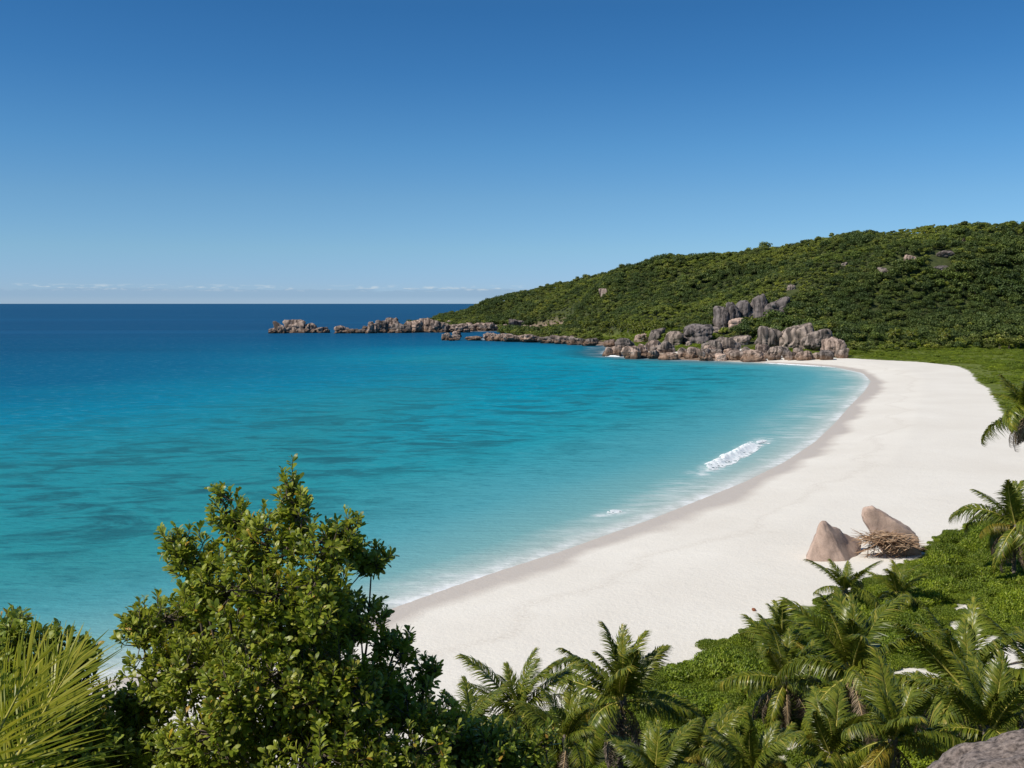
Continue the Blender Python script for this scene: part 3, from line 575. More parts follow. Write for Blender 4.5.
def palm_trunk(h, lean, seed, r=.14):
    rg = np.random.default_rng(seed); n = 40; t = np.linspace(0, 1, n); g = Geo()
    pts = np.stack([lean[0] * t ** 1.6 + rg.normal() * .1 * np.sin(t * 4), lean[1] * t ** 1.6, h * t - .4 * (1 - t)], 1)
    rad = r * (1.0 + .9 * np.exp(-t * 9) - .25 * t) * (1 + .09 * (np.arange(n) % 2)); g.tube(pts, rad, 9); g.tube(pts[-1] + np.array([[0, 0, -.3], [0, 0, .1], [0, 0, .5]]), [r * .9, r * 1.7, r * .5], 9)
    return g.mesh('trunk', M['palm_bark'], True)
_pg = [0]
def palm(px, py, Y, label, size=1.0, n=17, dry=3, old=1, lean=(0, 0), base=None, spin=0.0, tops=(), cat='palm tree', nuts=False, elmax=80):
    """crown centre seen at (px, py) at distance Y; stands on the ground below"""
    _pg[0] += 1; rg = random.Random(500 + _pg[0]); c = Q(px, py, Y); bx, by = c[0] - lean[0], c[1] - lean[1]; gz = float(height(np.array([bx]), np.array([by]))[0])
    size *= 1.0; n = int(n * .92); dry = int(dry * 1.3) + 2; h = max(.5, c[2] - gz); root = empty('palm_tree', (bx, by, gz)); tag(root, label, cat, 'coconut palms')
    link('trunk', palm_trunk(h, lean, _pg[0], .13 * size + .03), root)
    for i in range(n):
        q = i / (n - 1); el = R(elmax) * (1 - q) ** .6 + R(-12) * q; a = spin + i * 2.39996 + rg.uniform(-.5, .5); el += R(rg.uniform(-10, 10)); kind = 'up' if el > R(42) else ('mid' if el > R(12) else 'low')
        if q > .8 and old > 0 and rg.random() < .6: kind = 'old'; old -= 1
        sc = size * rg.uniform(.75, 1.12) * (.8 if q < .1 else 1); o = link('frond', FR[kind, rg.randrange(4)], root, (lean[0], lean[1], h + .05), (rg.uniform(-.7, .7), -el, a), (sc, sc, sc))
        if kind == 'old': o['label'] = 'yellowing drooping frond'
    for i in range(dry):
        sc = size * rg.uniform(.7, 1); o = link('frond', FR['dry', rg.randrange(3)], root, (lean[0], lean[1], h - .15), (rg.uniform(-.4, .4), R(rg.uniform(22, 55)), rg.uniform(0, 6.28)), (sc,) * 3); o['label'] = 'dry brown frond hanging down'
    if nuts:
        for i in range(5):
            a = i * 1.3; bm = bmesh.new(); bmesh.ops.create_icosphere(bm, subdivisions=2, radius=.13); me = bpy.data.meshes.new('coconut'); bm.to_mesh(me); bm.free(); me.materials.append(M['rachis'])
            link('coconut', me, root, (lean[0] + .3 * math.cos(a), lean[1] + .3 * math.sin(a), h - .2), (0, 0, 0), (1, 1, 1.25))
    return root
palm(516, 716, 50, 'palm with two upright pale fronds beside the big leafy bush', .85, 15, 1, 1, spin=2.0)
palm(566, 742, 48, 'low dark palm between two taller palms at the bottom', .75, 14, 1, 0, spin=.4)
palm(470, 735, 44, 'small palm half hidden behind the right edge of the big bush', .6, 12, 0, 0, spin=1.1)
palm(622, 703, 57, 'full palm with a broad upright frond against the sand', 1.12, 19, 3, 2, spin=1.7, nuts=True)
palm(704, 752, 55, 'small yellowish palm in front of the green scrub', .72, 13, 1, 2, spin=.9)
palm(786, 682, 64, 'palm with a bunch of dead fronds hanging under its crown', 1.05, 15, 8, 3, spin=.5, nuts=True)
palm(782, 640, 78, 'slim palm with a dark tip at the edge of the scrub', .75, 12, 2, 1, spin=2.4)
palm(852, 676, 60, 'largest palm with a tall central frond in the grove', 1.38, 17, 4, 2, spin=1.6, nuts=True)
palm(845, 592, 88, 'palm in front of the left beach boulder', .85, 16, 3, 1, spin=.2)
palm(898, 596, 90, 'dark palm with drooping side fronds in front of the thatch pile', .82, 15, 3, 0, spin=.8)
palm(964, 690, 56, 'palm with a wide upright frond below the sand path', 1.28, 16, 2, 1, spin=1.4)
0 and palm(930, 652, 70, 'shaded palm behind the wide upright frond', .85, 14, 3, 1, spin=2.9)
palm(893, 742, 46, 'bright green palm at the bottom left of the near granite boulder', .9, 17, 2, 2, spin=.3)
palm(990, 735, 47, 'palm with an arching frond just above the near granite boulder', .9, 16, 1, 1, spin=1.9)
palm(1040, 690, 52, 'palm cut off by the right edge below the sand path', .9, 16, 2, 1, spin=.7)
palm(752, 775, 48, 'low palm at the bottom below the dead fronds', .75, 14, 2, 1, spin=2.2)
palm(655, 778, 46, 'dark palm at the bottom under the full palm', .75, 14, 2, 0, spin=1.2)
palm(832, 760, 50, 'palm with brown dry fronds at the bottom of the grove', .85, 15, 5, 1, spin=2.7)
0 and palm(600, 776, 44, 'low shaded palm at the bottom under the dark palm', .7, 13, 1, 0, spin=.1)
palm(1016, 527, 98, 'tall palm with a hanging dry skirt at the right edge by the scrub', 1.3, 20, 6, 1, spin=.6, nuts=True)
palm(1030, 413, 112, 'distant tall palm at the right edge above the open sand', 1.25, 26, 9, 2, spin=.3, nuts=True)
palm(1050, 560, 92, 'palm leaning in from beyond the right edge', 1.0, 15, 2, 1, spin=1.0)

# ---- mounded beach shrubs
def scrub_mesh(name, mat, seed, rad, hgt, n, lf):
    rg = np.random.default_rng(seed); lobes = [(0, 0, hgt * .3, rad * .75, rad * .75, hgt * .6)]
    for i in range(9):
        a = rg.random() * 6.28; q = rad * rg.uniform(.35, .7); s_ = rad * rg.uniform(.25, .42); lobes.append((q * math.cos(a), q * math.sin(a), hgt * rg.uniform(.3, .65), s_, s_, hgt * rg.uniform(.25, .4)))
    p, nr = shell(lobes, int(n * 1.4), rg, .75); k = p[:, 2] > .02; p, nr = p[k][:n], nr[k][:n]; m = len(p)
    D = unit(nr * .5 + rg.normal(size=p.shape) * .5 + [0, 0, .5]); V, Fq = leaves(p, D, nr + rg.normal(size=p.shape) * .3, lf * rg.uniform(.7, 1.3, m), lf * .5, ((0, .3), (.6, 1), (1, .4)), .2)
    return mesh_np(name, V, Fq, mat)
SCRUB = [scrub_mesh('foliage', M['scrub_leaf'], 70 + i, [2.0, 1.6, 2.3, 1.3][i], [1.1, .9, 1.3, .8][i], [3800, 3000, 4600, 2200][i], .2) for i in range(4)]
def scrub_stem(seed):
    rg = np.random.default_rng(seed); g = Geo()
    for i in range(6):
        a = i * 1.05; g.tube([[0, 0, -.2], [math.cos(a) * .35, math.sin(a) * .35, .3], [math.cos(a) * .9, math.sin(a) * .9, .6]], [.05, .035, .015], 5)
    return g.mesh('stem', M['bark'], True)
STEM = scrub_stem(3)
gx, gy = np.meshgrid(np.arange(-20, 75, 1.9), np.arange(44, 150, 2.2)); gx = gx.ravel() + RNG.uniform(-.8, .8, gx.size); gy = gy.ravel() + RNG.uniform(-.9, .9, gy.size)
v = vegmask(gx, gy); hgt = height(gx, gy); px_, py_ = pix(gx, gy, hgt + .6)
ok = (v > .7) & (px_ > 455) & (px_ < 1060) & (py_ > 480) & (py_ < 790) & (RNG.random(gx.size) < np.where(gy < 66, .12, np.where(vnoise(gx / 7, gy / 7, 1) > -.27, .95, .15)))
BR = [(P(834, 556, 2)[0], P(834, 556, 2)[1], 4.4), (P(893, 553, 2)[0], P(893, 553, 2)[1], 4.6)]
for bx, by, br in BR: ok &= np.hypot(gx - bx, gy - by) > br
idx = np.flatnonzero(ok); idx = idx[np.argsort(gy[idx])][:290]
for i in idx:
    k = random.randrange(4); sc = random.uniform(.75, 1.25) * (.55 if v[i] < 1.9 else 1); o = empty('beach_shrub', (gx[i], gy[i], hgt[i] - .05), random.uniform(0, 6.28)); o.scale = (sc, sc, sc * random.uniform(.7, 1.35))
    px0, py0 = px_[i], py_[i]
    lab = ('low green shrub growing among the palm trunks' if py0 > 690 else 'bright green shrub in the bank left of the palm grove' if px0 < 800 and py0 > 600 else
           'green shrub in the mound right of the beach boulders' if py0 < 600 and px0 > 880 else 'green shrub along the sand path right of the grove' if px0 > 880 else 'green shrub at the sand edge behind the grove palms')
    tag(o, lab, 'shrub', lab.replace('shrub', 'shrubs')); link('foliage', SCRUB[k], o); link('stem', STEM, o)
# ------------------------------------------------------------------ geometry-node scatter for the uncountable far green
def scatter(name, pts, sc, rot, idx, sources, label, cat):
    me = bpy.data.meshes.new(name); me.vertices.add(len(pts)); me.vertices.foreach_set('co', np.asarray(pts, np.float32).ravel()); me.update()
    attr(me, 'sc', sc); attr(me, 'rz', rot); attr(me, 'pick', idx)
    o = link(name, me); tag(o, label, cat, kind='stuff'); g = bpy.data.node_groups.new(name, 'GeometryNodeTree')
    g.interface.new_socket('Geometry', in_out='INPUT', socket_type='NodeSocketGeometry'); g.interface.new_socket('Geometry', in_out='OUTPUT', socket_type='NodeSocketGeometry')
    gi = g.nodes.new('NodeGroupInput'); go = g.nodes.new('NodeGroupOutput'); jn = g.nodes.new('GeometryNodeJoinGeometry'); L = g.links.new
    def na(nm): q = g.nodes.new('GeometryNodeInputNamedAttribute'); q.data_type = 'FLOAT'; q.inputs['Name'].default_value = nm; return q.outputs['Attribute']
    a_s, a_r, a_p = na('sc'), na('rz'), na('pick'); cb = g.nodes.new('ShaderNodeCombineXYZ'); L(a_r, cb.inputs[2])
    for k, src in enumerate(sources):
        oi = g.nodes.new('GeometryNodeObjectInfo'); oi.transform_space = 'ORIGINAL'; oi.inputs['Object'].default_value = src; oi.inputs['As Instance'].default_value = True
        cm = g.nodes.new('FunctionNodeCompare'); cm.data_type = 'FLOAT'; cm.operation = 'EQUAL'; L(a_p, cm.inputs[0]); cm.inputs[1].default_value = k; cm.inputs['Epsilon'].default_value = .1
        ip = g.nodes.new('GeometryNodeInstanceOnPoints'); L(gi.outputs[0], ip.inputs['Points']); L(cm.outputs[0], ip.inputs['Selection']); L(oi.outputs['Geometry'], ip.inputs['Instance'])
        L(cb.outputs[0], ip.inputs['Rotation']); L(a_s, ip.inputs['Scale']); L(ip.outputs[0], jn.inputs[0])
    L(jn.outputs[0], go.inputs[0]); md = o.modifiers.new('scatter', 'NODES'); md.node_group = g; return o
# hill forest
gx, gy = np.meshgrid(np.arange(-170, 760, 3.3), np.arange(540, 1420, 3.4)); gx = gx.ravel() + RNG.uniform(-1.9, 1.9, gx.size); gy = gy.ravel() + RNG.uniform(-1.9, 1.9, gy.size)
hh, s_, db_, dr_, t_ = height(gx, gy, True); px_, py_ = pix(gx, gy, hh + 4)
ok = ((t_ > .0) | ((t_ > -.07) & (px_ > 840) & (RNG.random(gx.size) < .25)) | ((px_ < 600) & (t_ > -1.6) & (s_ > 6))) & (t_ < 1.12) & (s_ > np.where(px_ < 600, 6, 14)) & (px_ > 405) & (px_ < 1110)
ok &= RNG.random(gx.size) < .97
for rx, ry, rr_, rh in ROCKS:
    if ry < 500: continue
    inr = np.hypot(gx - rx, gy - ry) < rr_ + 1.8
    front = (np.abs(gx / gy - rx / ry) * ry < rr_ + 1.0) & (gy < ry) & (gy > ry - (14 if ry < 760 and rx < 235 else -1.5) - rr_)
    ok &= ~(inr | front)
# the slope right under the tall outcrop stays open scrub
scr = (t_ < .12) & (px_ > 655) & (px_ < 845) & (RNG.random(gx.size) < .75); scr |= (t_ < .10) & (px_ > 608) & (px_ < 655)
ok &= ~scr
idx = np.flatnonzero(ok); patch = vnoise(gx / 60, gy / 60, 3) + .5 * vnoise(gx / 22, gy / 22, 1)
pick = np.where(patch[idx] > .14, RNG.choice([2, 5, 2, 4, 1], len(idx)), np.where(patch[idx] < -.22, RNG.choice([3, 6, 1, 3], len(idx)), RNG.choice([0, 1, 3, 4, 7, 2, 7], len(idx)))).astype(float)
low_ = (px_[idx] > 835) & (t_[idx] < .5) & (t_[idx] > .03) & (RNG.random(len(idx)) < .55); pick[low_] = RNG.choice([2, 5], low_.sum())
hi_ = (px_[idx] > 880) & (t_[idx] > .5) & (RNG.random(len(idx)) < .4); pick[hi_] = RNG.choice([3, 6, 1], hi_.sum())
scl = .88 * RNG.uniform(.5, 1.3, len(idx)) * (1 + .7 * np.clip(vnoise(gx[idx] / 30, gy[idx] / 30, 2), -.4, .6)) * np.where(RNG.random(len(idx)) < .03, 1.3, 1); rot = RNG.random(len(idx)) * 6.28
order = np.argsort(gy[idx] / scl); nearest = order[:290]; rest = order[290:]
crown_src = {}
for j in nearest:
    i = idx[j]; k = int(pick[j]); px0 = px_[i]
    o = empty('hill_tree', (gx[i], gy[i], hh[i]), rot[j]); o.scale = (scl[j],) * 3
    lab = ('dark' if k in (2, 5) else 'yellow green' if k in (3, 6) else 'mid green') + (' bushy tree at the hill foot behind the flat green meadow' if px0 > 850 else ' bushy tree behind the boulder point' if px0 > 660 else ' bushy tree on the low slope left of the boulder point')
    tag(o, lab, 'tree', lab.replace('tree', 'trees', 1)); c_ = link('crown', kinds[k][0], o); link('trunk', kinds[k][1], o); crown_src.setdefault(k, c_)
for k in range(8):
    if k not in crown_src: pick[pick == k] = 0
ks = sorted(crown_src); remap = {k: n for n, k in enumerate(ks)}
scatter('hillside_forest', np.stack([gx[idx[rest]], gy[idx[rest]], hh[idx[rest]] - .3], 1), scl[rest], rot[rest], [remap[int(k)] for k in pick[rest]], [crown_src[k] for k in ks], 'dense green forest covering the whole hill above the bay', 'forest')
print('forest', len(rest))
# low meadow growth between sand and hill, on the rocky bank, and down the right side of the beach
gx, gy = np.meshgrid(np.arange(-40, 330, 2.5), np.arange(150, 900, 2.5)); gx = gx.ravel() + RNG.uniform(-.8, .8, gx.size); gy = gy.ravel() + RNG.uniform(-.8, .8, gy.size)
hh, s_, db_, dr_, t_ = height(gx, gy, True); v = vegmask(gx, gy); px_, py_ = pix(gx, gy, hh)
v = np.where((db_ - dr_ > 10) & (s_ > 9), np.maximum(v, 5), v); ok = (v > 1.0) & (s_ > 9) & (vnoise(gx / 14, gy / 14, 2) > -.34) & (px_ > 595) & (px_ < 1080) & (t_ < .14) & (gy < 780)
for rx, ry, rr_, rh in ROCKS: ok &= np.hypot(gx - rx, gy - ry) > rr_ + .8
idx = np.flatnonzero(ok); ssrc = {}
for o in COL.objects:
    if o.name.startswith('foliage'):
        for k in range(4):
            if o.data == SCRUB[k]: ssrc.setdefault(k, o)
ks = sorted(ssrc); sc = RNG.uniform(.45, 1.0, len(idx)) * (1 + 1.3 * np.clip(vnoise(gx[idx] / 9, gy[idx] / 9, 1), -.3, .5)) * np.where(RNG.random(len(idx)) < .05, 2, 1) * np.where(v[idx] < 8, .7, 1.0) * np.where(t_[idx] > 0, 1.3, .85)
scatter('low_scrub', np.stack([gx[idx], gy[idx], hh[idx] - .25], 1), sc, RNG.random(len(idx)) * 6.28, RNG.integers(0, len(ks), len(idx)), [ssrc[k] for k in ks], 'low bright green beach scrub on the flat between sand and forest', 'scrub')
open('/tmp/dbg.txt','w').write(f'scrub {len(idx)} {ks} forest {len(rest)}')
gx, gy = np.meshgrid(np.arange(-22, 75, .85), np.arange(40, 150, .95)); gx = gx.ravel() + RNG.uniform(-.4, .4, gx.size); gy = gy.ravel() + RNG.uniform(-.45, .45, gy.size)
hh = height(gx, gy); v = vegmask(gx, gy) + vnoise(gx / 1.7, gy / 1.7, 2) * 2.2; px_, py_ = pix(gx, gy, hh)
ok = (v > .25) & (px_ > 430) & (px_ < 1060) & (py_ > 480) & (py_ < 800) & (RNG.random(gx.size) < np.where(gy < 62, .55, .9))
for bx, by, br in BR: ok &= np.hypot(gx - bx, gy - by) > br - .8
idx = np.flatnonzero(ok)
scatter('ground_creeper', np.stack([gx[idx], gy[idx], hh[idx] - .12], 1), RNG.uniform(.28, .62, len(idx)), RNG.random(len(idx)) * 6.28, RNG.integers(0, len(ks), len(idx)), [ssrc[k] for k in ks], 'low green creeper carpeting the ground between palms and sand', 'ground cover')
# small far palms at the hill foot
def far_palm(p, h, sc, lab):
    o = empty('palm_tree', p, random.uniform(0, 6.28)); tag(o, lab, 'palm tree', 'distant palms at the hill foot'); g = Geo(); g.tube([[0, 0, -.5], [.2, 0, h * .5], [.5, 0, h]], [.28, .2, .16], 6); link('trunk', g.mesh('trunk', M['palm_bark'], True), o)
    for i in range(14): el = R(70 - 8 * i); link('frond', FR['mid' if i < 8 else 'low', i % 3], o, (.5, 0, h), (0, -el, i * 2.4), (sc,) * 3)
for px0, py0, n_, lab in [((598, 660), (331, 339), 16, 'distant palm in the grove behind the green bank left of the point'), ((880, 960), (341, 348), 9, 'distant palm at the hill foot beyond the meadow'), ((742, 762), (331, 338), 3, 'dark distant palm among the boulders below the tall outcrop'), ((560, 600), (329, 337), 6, 'distant palm on the shore behind the reef spit')]:
    for k in range(n_):
        p = hit(random.uniform(*px0), random.uniform(*py0))
        if p is not None: far_palm(p, random.uniform(4, 7.5), random.uniform(.75, 1.05), lab)

# ------------------------------------------------------------------ the two boulders on the sand and the thatch
def beach_rock(name, label, verts_fn, mat, loc, rot=0):
    bm = bmesh.new(); bmesh.ops.create_icosphere(bm, subdivisions=5, radius=1)
    for v in bm.verts: v.co = verts_fn(v.co.normalized())
    me = bpy.data.meshes.new(name); bm.to_mesh(me); bm.free(); me.materials.append(mat); me.polygons.foreach_set('use_smooth', np.ones(len(me.polygons), bool)); return tag(link(name, me, None, loc, (0, 0, rot)), label, 'boulder')
U1 = P(834, 557, 2.2); k1 = U1[1] / F
def hull_rock(label, pts, mat, loc, seed, cuts=9, sm=5, groove=None):
    bm = bmesh.new(); [bm.verts.new(p) for p in pts]; r = bmesh.ops.convex_hull(bm, input=list(bm.verts))
    bmesh.ops.delete(bm, geom=[g for g in r['geom_interior'] if isinstance(g, bmesh.types.BMVert)], context='VERTS')
    bmesh.ops.subdivide_edges(bm, edges=list(bm.edges), cuts=cuts, use_grid_fill=True); bmesh.ops.triangulate(bm, faces=list(bm.faces))
    for _ in range(sm): bmesh.ops.smooth_vert(bm, verts=list(bm.verts), factor=.5, use_axis_x=True, use_axis_y=True, use_axis_z=True)
    bm.normal_update(); o = Vector((seed, seed * 2, 0))
    for v in bm.verts: v.co += v.normal * (mnoise.noise(v.co * .5 + o) * .25 + mnoise.noise(v.co * 1.6 + o) * .13 + mnoise.noise(v.co * 4 + o) * .06)
    gv = [groove(v.co) if groove else 0.0 for v in bm.verts]
    me = bpy.data.meshes.new('boulder'); bm.to_mesh(me); bm.free(); me.materials.append(mat); attr(me, 'groove', gv); me.polygons.foreach_set('use_smooth', np.ones(len(me.polygons), bool))
    return tag(link('boulder', me, None, loc), label, 'boulder')
hull_rock('left pyramid shaped pinkish boulder on the white sand', [(-3.3, -.4, -.5), (-2.4, 2.5, -.5), (-1.5, .7, 3.85), (-.75, 1.2, 3.85), (1.3, -.7, -.6), (-.6, -.9, -.6), (.9, 2.2, 2.75), (2.9, 3.6, 1.75), (4.7, 4.8, .75), (4.6, 5.2, -.6), (3.6, 2.2, -.6), (-.5, .2, 2.2), (1.5, 5.5, -.6)], M['granite_tan'], (U1[0] + .2, U1[1] + .5, 2.05), 3, 9, 1)
U2 = P(895, 553, 2.2)
def crack(v): return max(0.0, 1 - abs(v.x + 2.75 - (5.1 - v.z) * .42 + .12 * math.sin(v.z * 7)) / .13) if v.z > 1.8 else 0.0
hull_rock('right leaning slab boulder with a dark crack on the white sand', [(-3.5, -.2, 4.0), (-3.4, .7, 4.1), (-3.1, -.2, 4.8), (-3.0, .8, 4.9), (-2.1, -.2, 5.1), (-1.9, .9, 5.1), (-.6, -1.2, -.6), (-.3, 1.2, -.6), (1.1, -.9, 3.0), (1.2, 1.2, 3.2), (2.8, -.8, 1.9), (2.9, 1.2, 2.0), (3.3, -.9, -.6), (3.3, 1.3, -.6)],
          M['granite_tan'], (U2[0], U2[1] + 1.2, 2.05), 8, 12, 2, crack)
# dried palm thatch heaped against the slab
rg = np.random.default_rng(5); n = 750; c0 = U2 + np.array([-1.0, -.3, 0]); u = rg.uniform(-1, 1, n)
B = np.stack([c0[0] + u * 2.4, c0[1] - .5 + rg.normal(size=n) * .5, 2.2 + 1.3 + (.35 + .75 * (1 - u * u)) * rg.random(n) * 1.0 - .25 * u], 1)
D = np.stack([rg.choice([-1, 1], n) * rg.uniform(.6, 1, n), rg.normal(size=n) * .3, rg.normal(size=n) * .26 - .08], 1)
B[::7, 2] = 2.0 + rg.random(len(B[::7])) * 1.4; B[::7, 1] += .5
V, Fq = leaves(B, D, np.stack([rg.normal(size=n) * .3, -np.ones(n) * .6, np.ones(n)], 1), rg.uniform(.5, 2.0, n), .10, ((0, .6), (.5, 1), (1, .3)), .1)
th = tag(empty('thatch_pile', (c0[0], c0[1], 2.2)), 'heap of dry brown palm thatch leaning on the slab boulder', 'thatch pile')
link('dry_leaves', mesh_np('dry_leaves', V - [c0[0], c0[1], 2.2], Fq, M['thatch']), th)
g = Geo()
for i in range(9): xx = -2.4 + i * .55; g.tube([[xx, -.6 + .1 * (i % 3), -.3], [xx + rg.normal() * .2, -.5, .7], [xx + rg.normal() * .5, -.3, 1.3 + rg.random() * .5]], [.06, .05, .035], 5)
link('pole', g.mesh('pole', M['bark'], True), th)
# small things on the sand
p = P(754, 608.5, 2.0); bm = bmesh.new(); bmesh.ops.create_icosphere(bm, subdivisions=3, radius=.16)
for v in bm.verts: v.co *= 1 + .1 * mnoise.noise(v.co * 9)
me = bpy.data.meshes.new('coconut'); bm.to_mesh(me); bm.free(); me.materials.append(M['coconut']); zz = float(height(np.array([p[0]]), np.array([p[1]]))[0])
tag(link('coconut', me, None, (p[0], p[1], zz + .12), (0, .5, 0), (1.35, 1, 1)), 'small reddish coconut husk lying alone on the open sand', 'coconut')
a = P(1004, 661, 2.5); b = P(1030, 657, 2.5); g = Geo(); za = float(height(np.array([a[0]]), np.array([a[1]]))[0])
g.tube([[a[0], a[1], za + .06], [(a[0] + b[0]) / 2, (a[1] + b[1]) / 2 + .1, za + .12], [b[0], b[1], za + .08]], [.05, .07, .06], 6)
tag(link('driftwood_branch', g.mesh('driftwood_branch', M['bark'], True)), 'thin dark branch lying across the pale sand path', 'branch')
# near granite boulder at the lower right
c = Q(1035, 800, 10); me = rock_mesh('boulder', M['granite_near'], (1.14, 1.1, 2.2), 77, 0, .95, 5, .05); c = Q(1042, 745, 10)
gz = float(height(np.array([c[0]]), np.array([c[1] + .6]))[0]); tag(link('boulder', me, None, (c[0] + .1, c[1] + .6, c[2] - 2.33)), 'rough dark granite boulder at the bottom right corner', 'boulder')

# ------------------------------------------------------------------ foreground bushes
def bush(name, label, lobes, ntwig, seed, mat, leaf=.076, base=None, per=12, group='leafy bushes on the near slope'):
    """lobes: (px, py, depth, radius px, squash); twigs with leaf rosettes fill them, stems run back to the foot"""
    rg = np.random.default_rng(seed); L3 = []
    for lx, ly, Y, rp, sq in lobes:
        c = Q(lx, ly, Y); r = rp * Y / F; L3.append((*c, r, r * 1.0, r * sq))
    big = np.array(L3); sub = [(a_[0] + a_[3] * o_[0], a_[1] + a_[3] * o_[1], a_[2] + a_[5] * o_[2], a_[3] * q_, a_[4] * q_, a_[5] * q_ * 1.1) for a_ in L3 for q_, o_ in [(rg.uniform(.34, .55), unit(rg.normal(size=3)) * rg.uniform(.5, .85)) for _ in range(4)]]
    core = big.copy(); core[:, 3:] *= .86; L3 = np.vstack([core, sub]); cx, cy = (L3[:, 0].mean(), L3[:, 1].mean()) if base is None else base
    gz = float(height(np.array([cx]), np.array([cy]))[0]); root = empty(name, (cx, cy, gz)); tag(root, label, 'bush', group); O = np.array([cx, cy, gz])
    p, nr = shell(L3, ntwig, rg, .35); out_ = unit(nr * .55 + np.array([0, 0, .75]) + rg.normal(size=p.shape) * .28)
    k_ = rg.choice(ntwig, ntwig // 14, replace=False); p[k_] += unit(nr[k_] + [0, 0, .9]) * rg.uniform(.05, .17, len(k_))[:, None]      # odd shoots stand clear of the crown
    # leaves spiral up each twig end
    m = per; tw = np.repeat(np.arange(ntwig), m); j = np.tile(np.arange(m), ntwig); ax = out_[tw]; ref = unit(np.cross(ax, rg.normal(size=ax.shape))); bi = np.cross(ax, ref); ph = j * 2.4 + rg.random(ntwig)[tw] * 6
    rad = ref * np.cos(ph)[:, None] + bi * np.sin(ph)[:, None]; up = np.interp(j, [0, m - 1], [.45, 1.9])[:, None]
    ls = leaf * rg.uniform(.65, 1.25, len(tw)) * np.interp(j, [0, m * .7, m - 1], [1, 1, .6]); tl = leaf * 1.7
    B = p[tw] + ax * (tl * (j / m - .6))[:, None]; D = unit(rad + ax * up + rg.normal(size=rad.shape) * .15)
    V, Fq = leaves(B + rad * .006, D, ax - rad * .2 + rg.normal(size=ax.shape) * .12, ls, ls * .42, ((0, .12), (.3, .62), (.68, 1), (.9, .72), (1, .2)), .16)
    link('foliage', mesh_np('foliage', V - O, Fq, mat), root)
    g = Geo(); cen = L3[:, :3]; nB = len(big)
    for c in cen[:nB]:
        mid = O * .45 + c * .55 + rg.normal(size=3) * .08; mid[2] -= .1; g.tube([O - [0, 0, .3], O * .75 + c * .25 + rg.normal(size=3) * .08, mid, mid * .3 + c * .7 + rg.normal(size=3) * .07, c], [.045, .032, .018, .011, .006], 6)
    for k, c in enumerate(cen[nB:]): b_ = cen[k // 4]; g.tube([b_ - [0, 0, .05], (b_ + c) / 2 + rg.normal(size=3) * .03, c], [.010, .008, .005], 5)
    kk = np.argmin(((p[:, None] - cen[None]) ** 2).sum(-1), 1)
    for a_, k, d_ in zip(p, kk, out_):
        s0 = cen[k] + (a_ - cen[k]) * .15; mid = (s0 + a_) / 2 - d_ * .05 + rg.normal(size=3) * .015; g.tube([s0, mid, a_ - d_ * leaf * .8, a_ + d_ * leaf * .7], [.008, .0055, .004, .0025], 4)
    gm = Geo(); gm.add(np.concatenate(g.V) - O, np.concatenate(g.F)); link('branches', gm.mesh('branches', M['bark'], True), root); return root
D0 = 8.6
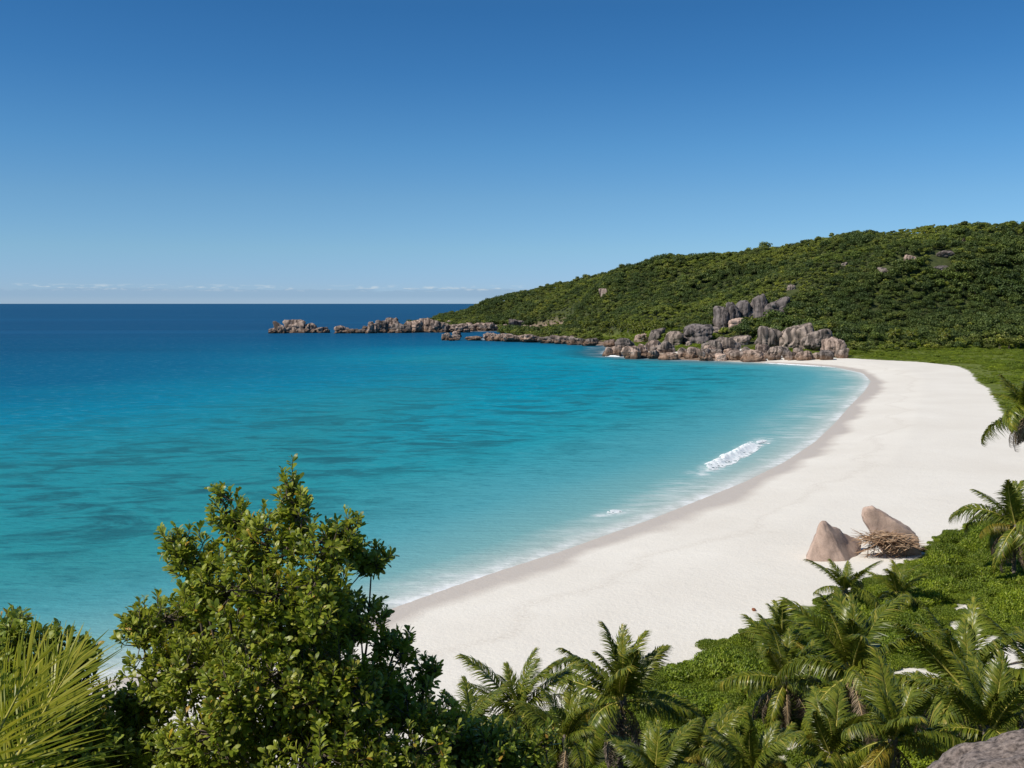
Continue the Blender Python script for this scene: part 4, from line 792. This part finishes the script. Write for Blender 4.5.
bush('leafy_bush', 'big glossy leafed bush rising in front of the sea at the lower left',
     [(295, 510, D0, 26, 1.2), (292, 490, D0, 10, 1.8), (268, 540, D0, 40, .9), (228, 512, D0 + .2, 22, 1.1), (318, 545, D0 - .2, 38, .9), (350, 535, D0, 22, 1.3), (372, 560, D0 + .1, 18, .9), (195, 560, D0, 36, .8), (180, 545, D0, 13, 1.0), (235, 590, D0 - .3, 55, .8), (310, 605, D0 - .4, 58, .8),
      (360, 620, D0, 36, .8), (165, 620, D0 + .2, 38, .8), (137, 625, D0 + .1, 20, 1.0), (185, 670, D0 - .2, 55, .8), (270, 680, D0 - .6, 70, .8), (350, 690, D0 - .3, 56, .8), (395, 650, D0 + .1, 24, 1.0), (405, 700, D0, 36, .9), (428, 672, D0 + .2, 14, 1.2), (220, 740, D0 - .6, 70, .7), (320, 755, D0 - .8, 75, .7),
      (410, 750, D0 - .4, 56, .7), (150, 700, D0 + .2, 34, .8), (440, 720, D0, 26, 1.0), (290, 640, D0 + .5, 70, .9), (210, 640, D0 + .5, 55, .9), (330, 720, D0 + .3, 75, .8)], 4000, 1, M['bush_leaf'], base=(-1.9, 8.6))
bush('leafy_bush', 'dark leafed bush behind the palm leaflets at the left edge',
     [(10, 640, 8.2, 34, .9), (45, 650, 8.2, 28, .9), (78, 655, 8.4, 20, 1.1), (30, 700, 8, 60, .8), (80, 700, 8.2, 34, .9), (20, 760, 7.8, 70, .8), (85, 750, 8, 50, .8), (-30, 680, 8, 60, .9)], 1500, 2, M['bush_leaf'], base=(-3.6, 8.2))
bush('leafy_bush', 'low shaded bush in the gap left of the big bush', [(120, 725, 8.6, 34, .8), (150, 750, 8.4, 46, .8), (100, 765, 8.3, 44, .8)], 460, 3, M['bush_leaf'], base=(-3.1, 8.5))
bush('leafy_bush', 'low bush with pale upright sprigs right of the big bush', [(470, 745, 8.8, 30, .9), (505, 750, 8.8, 26, .9), (538, 762, 8.9, 20, 1.2), (545, 742, 8.9, 7, 2.0), (490, 775, 8.7, 40, .8), (450, 770, 8.6, 40, .8)], 520, 4, M['bush_leaf'], base=(-.3, 8.8))
# near palm whose frond reaches in from the left edge
M['palm_leaf_near'] = leaf_mat('palm_leaf_near', [(0, (.17, .21, .015)), (.5, (.33, .35, .022)), (1, (.54, .48, .06))], .38, .4, .4, (.6, .58, .05), 0)
c = Q(-112, 948, 5.2); gz = float(height(np.array([c[0]]), np.array([c[1]]))[0]); root = tag(empty('palm_tree', (c[0], c[1], gz)), 'young palm reaching yellow green leaflets in from the left edge', 'palm tree')
link('trunk', palm_trunk(max(.3, c[2] - gz), (0, 0), 99, .08), root)
fm = [frond_mesh('frond', M['palm_leaf_near'], M['rachis'], 1.75, 0, .15 + .1 * i, 60, .64, .06, .1, 91 + i, .02, .027) for i in range(3)]
for i, (rx, el, a) in enumerate([(82, 66, 0), (70, 80, -25), (75, 56, 12), (60, 64, 150), (40, 45, 200), (30, 40, 250), (20, 42, 100), (30, 50, 60)]):
    link('frond', fm[i % 3], root, (0, 0, c[2] - gz), (R(rx), -R(el), R(a)))
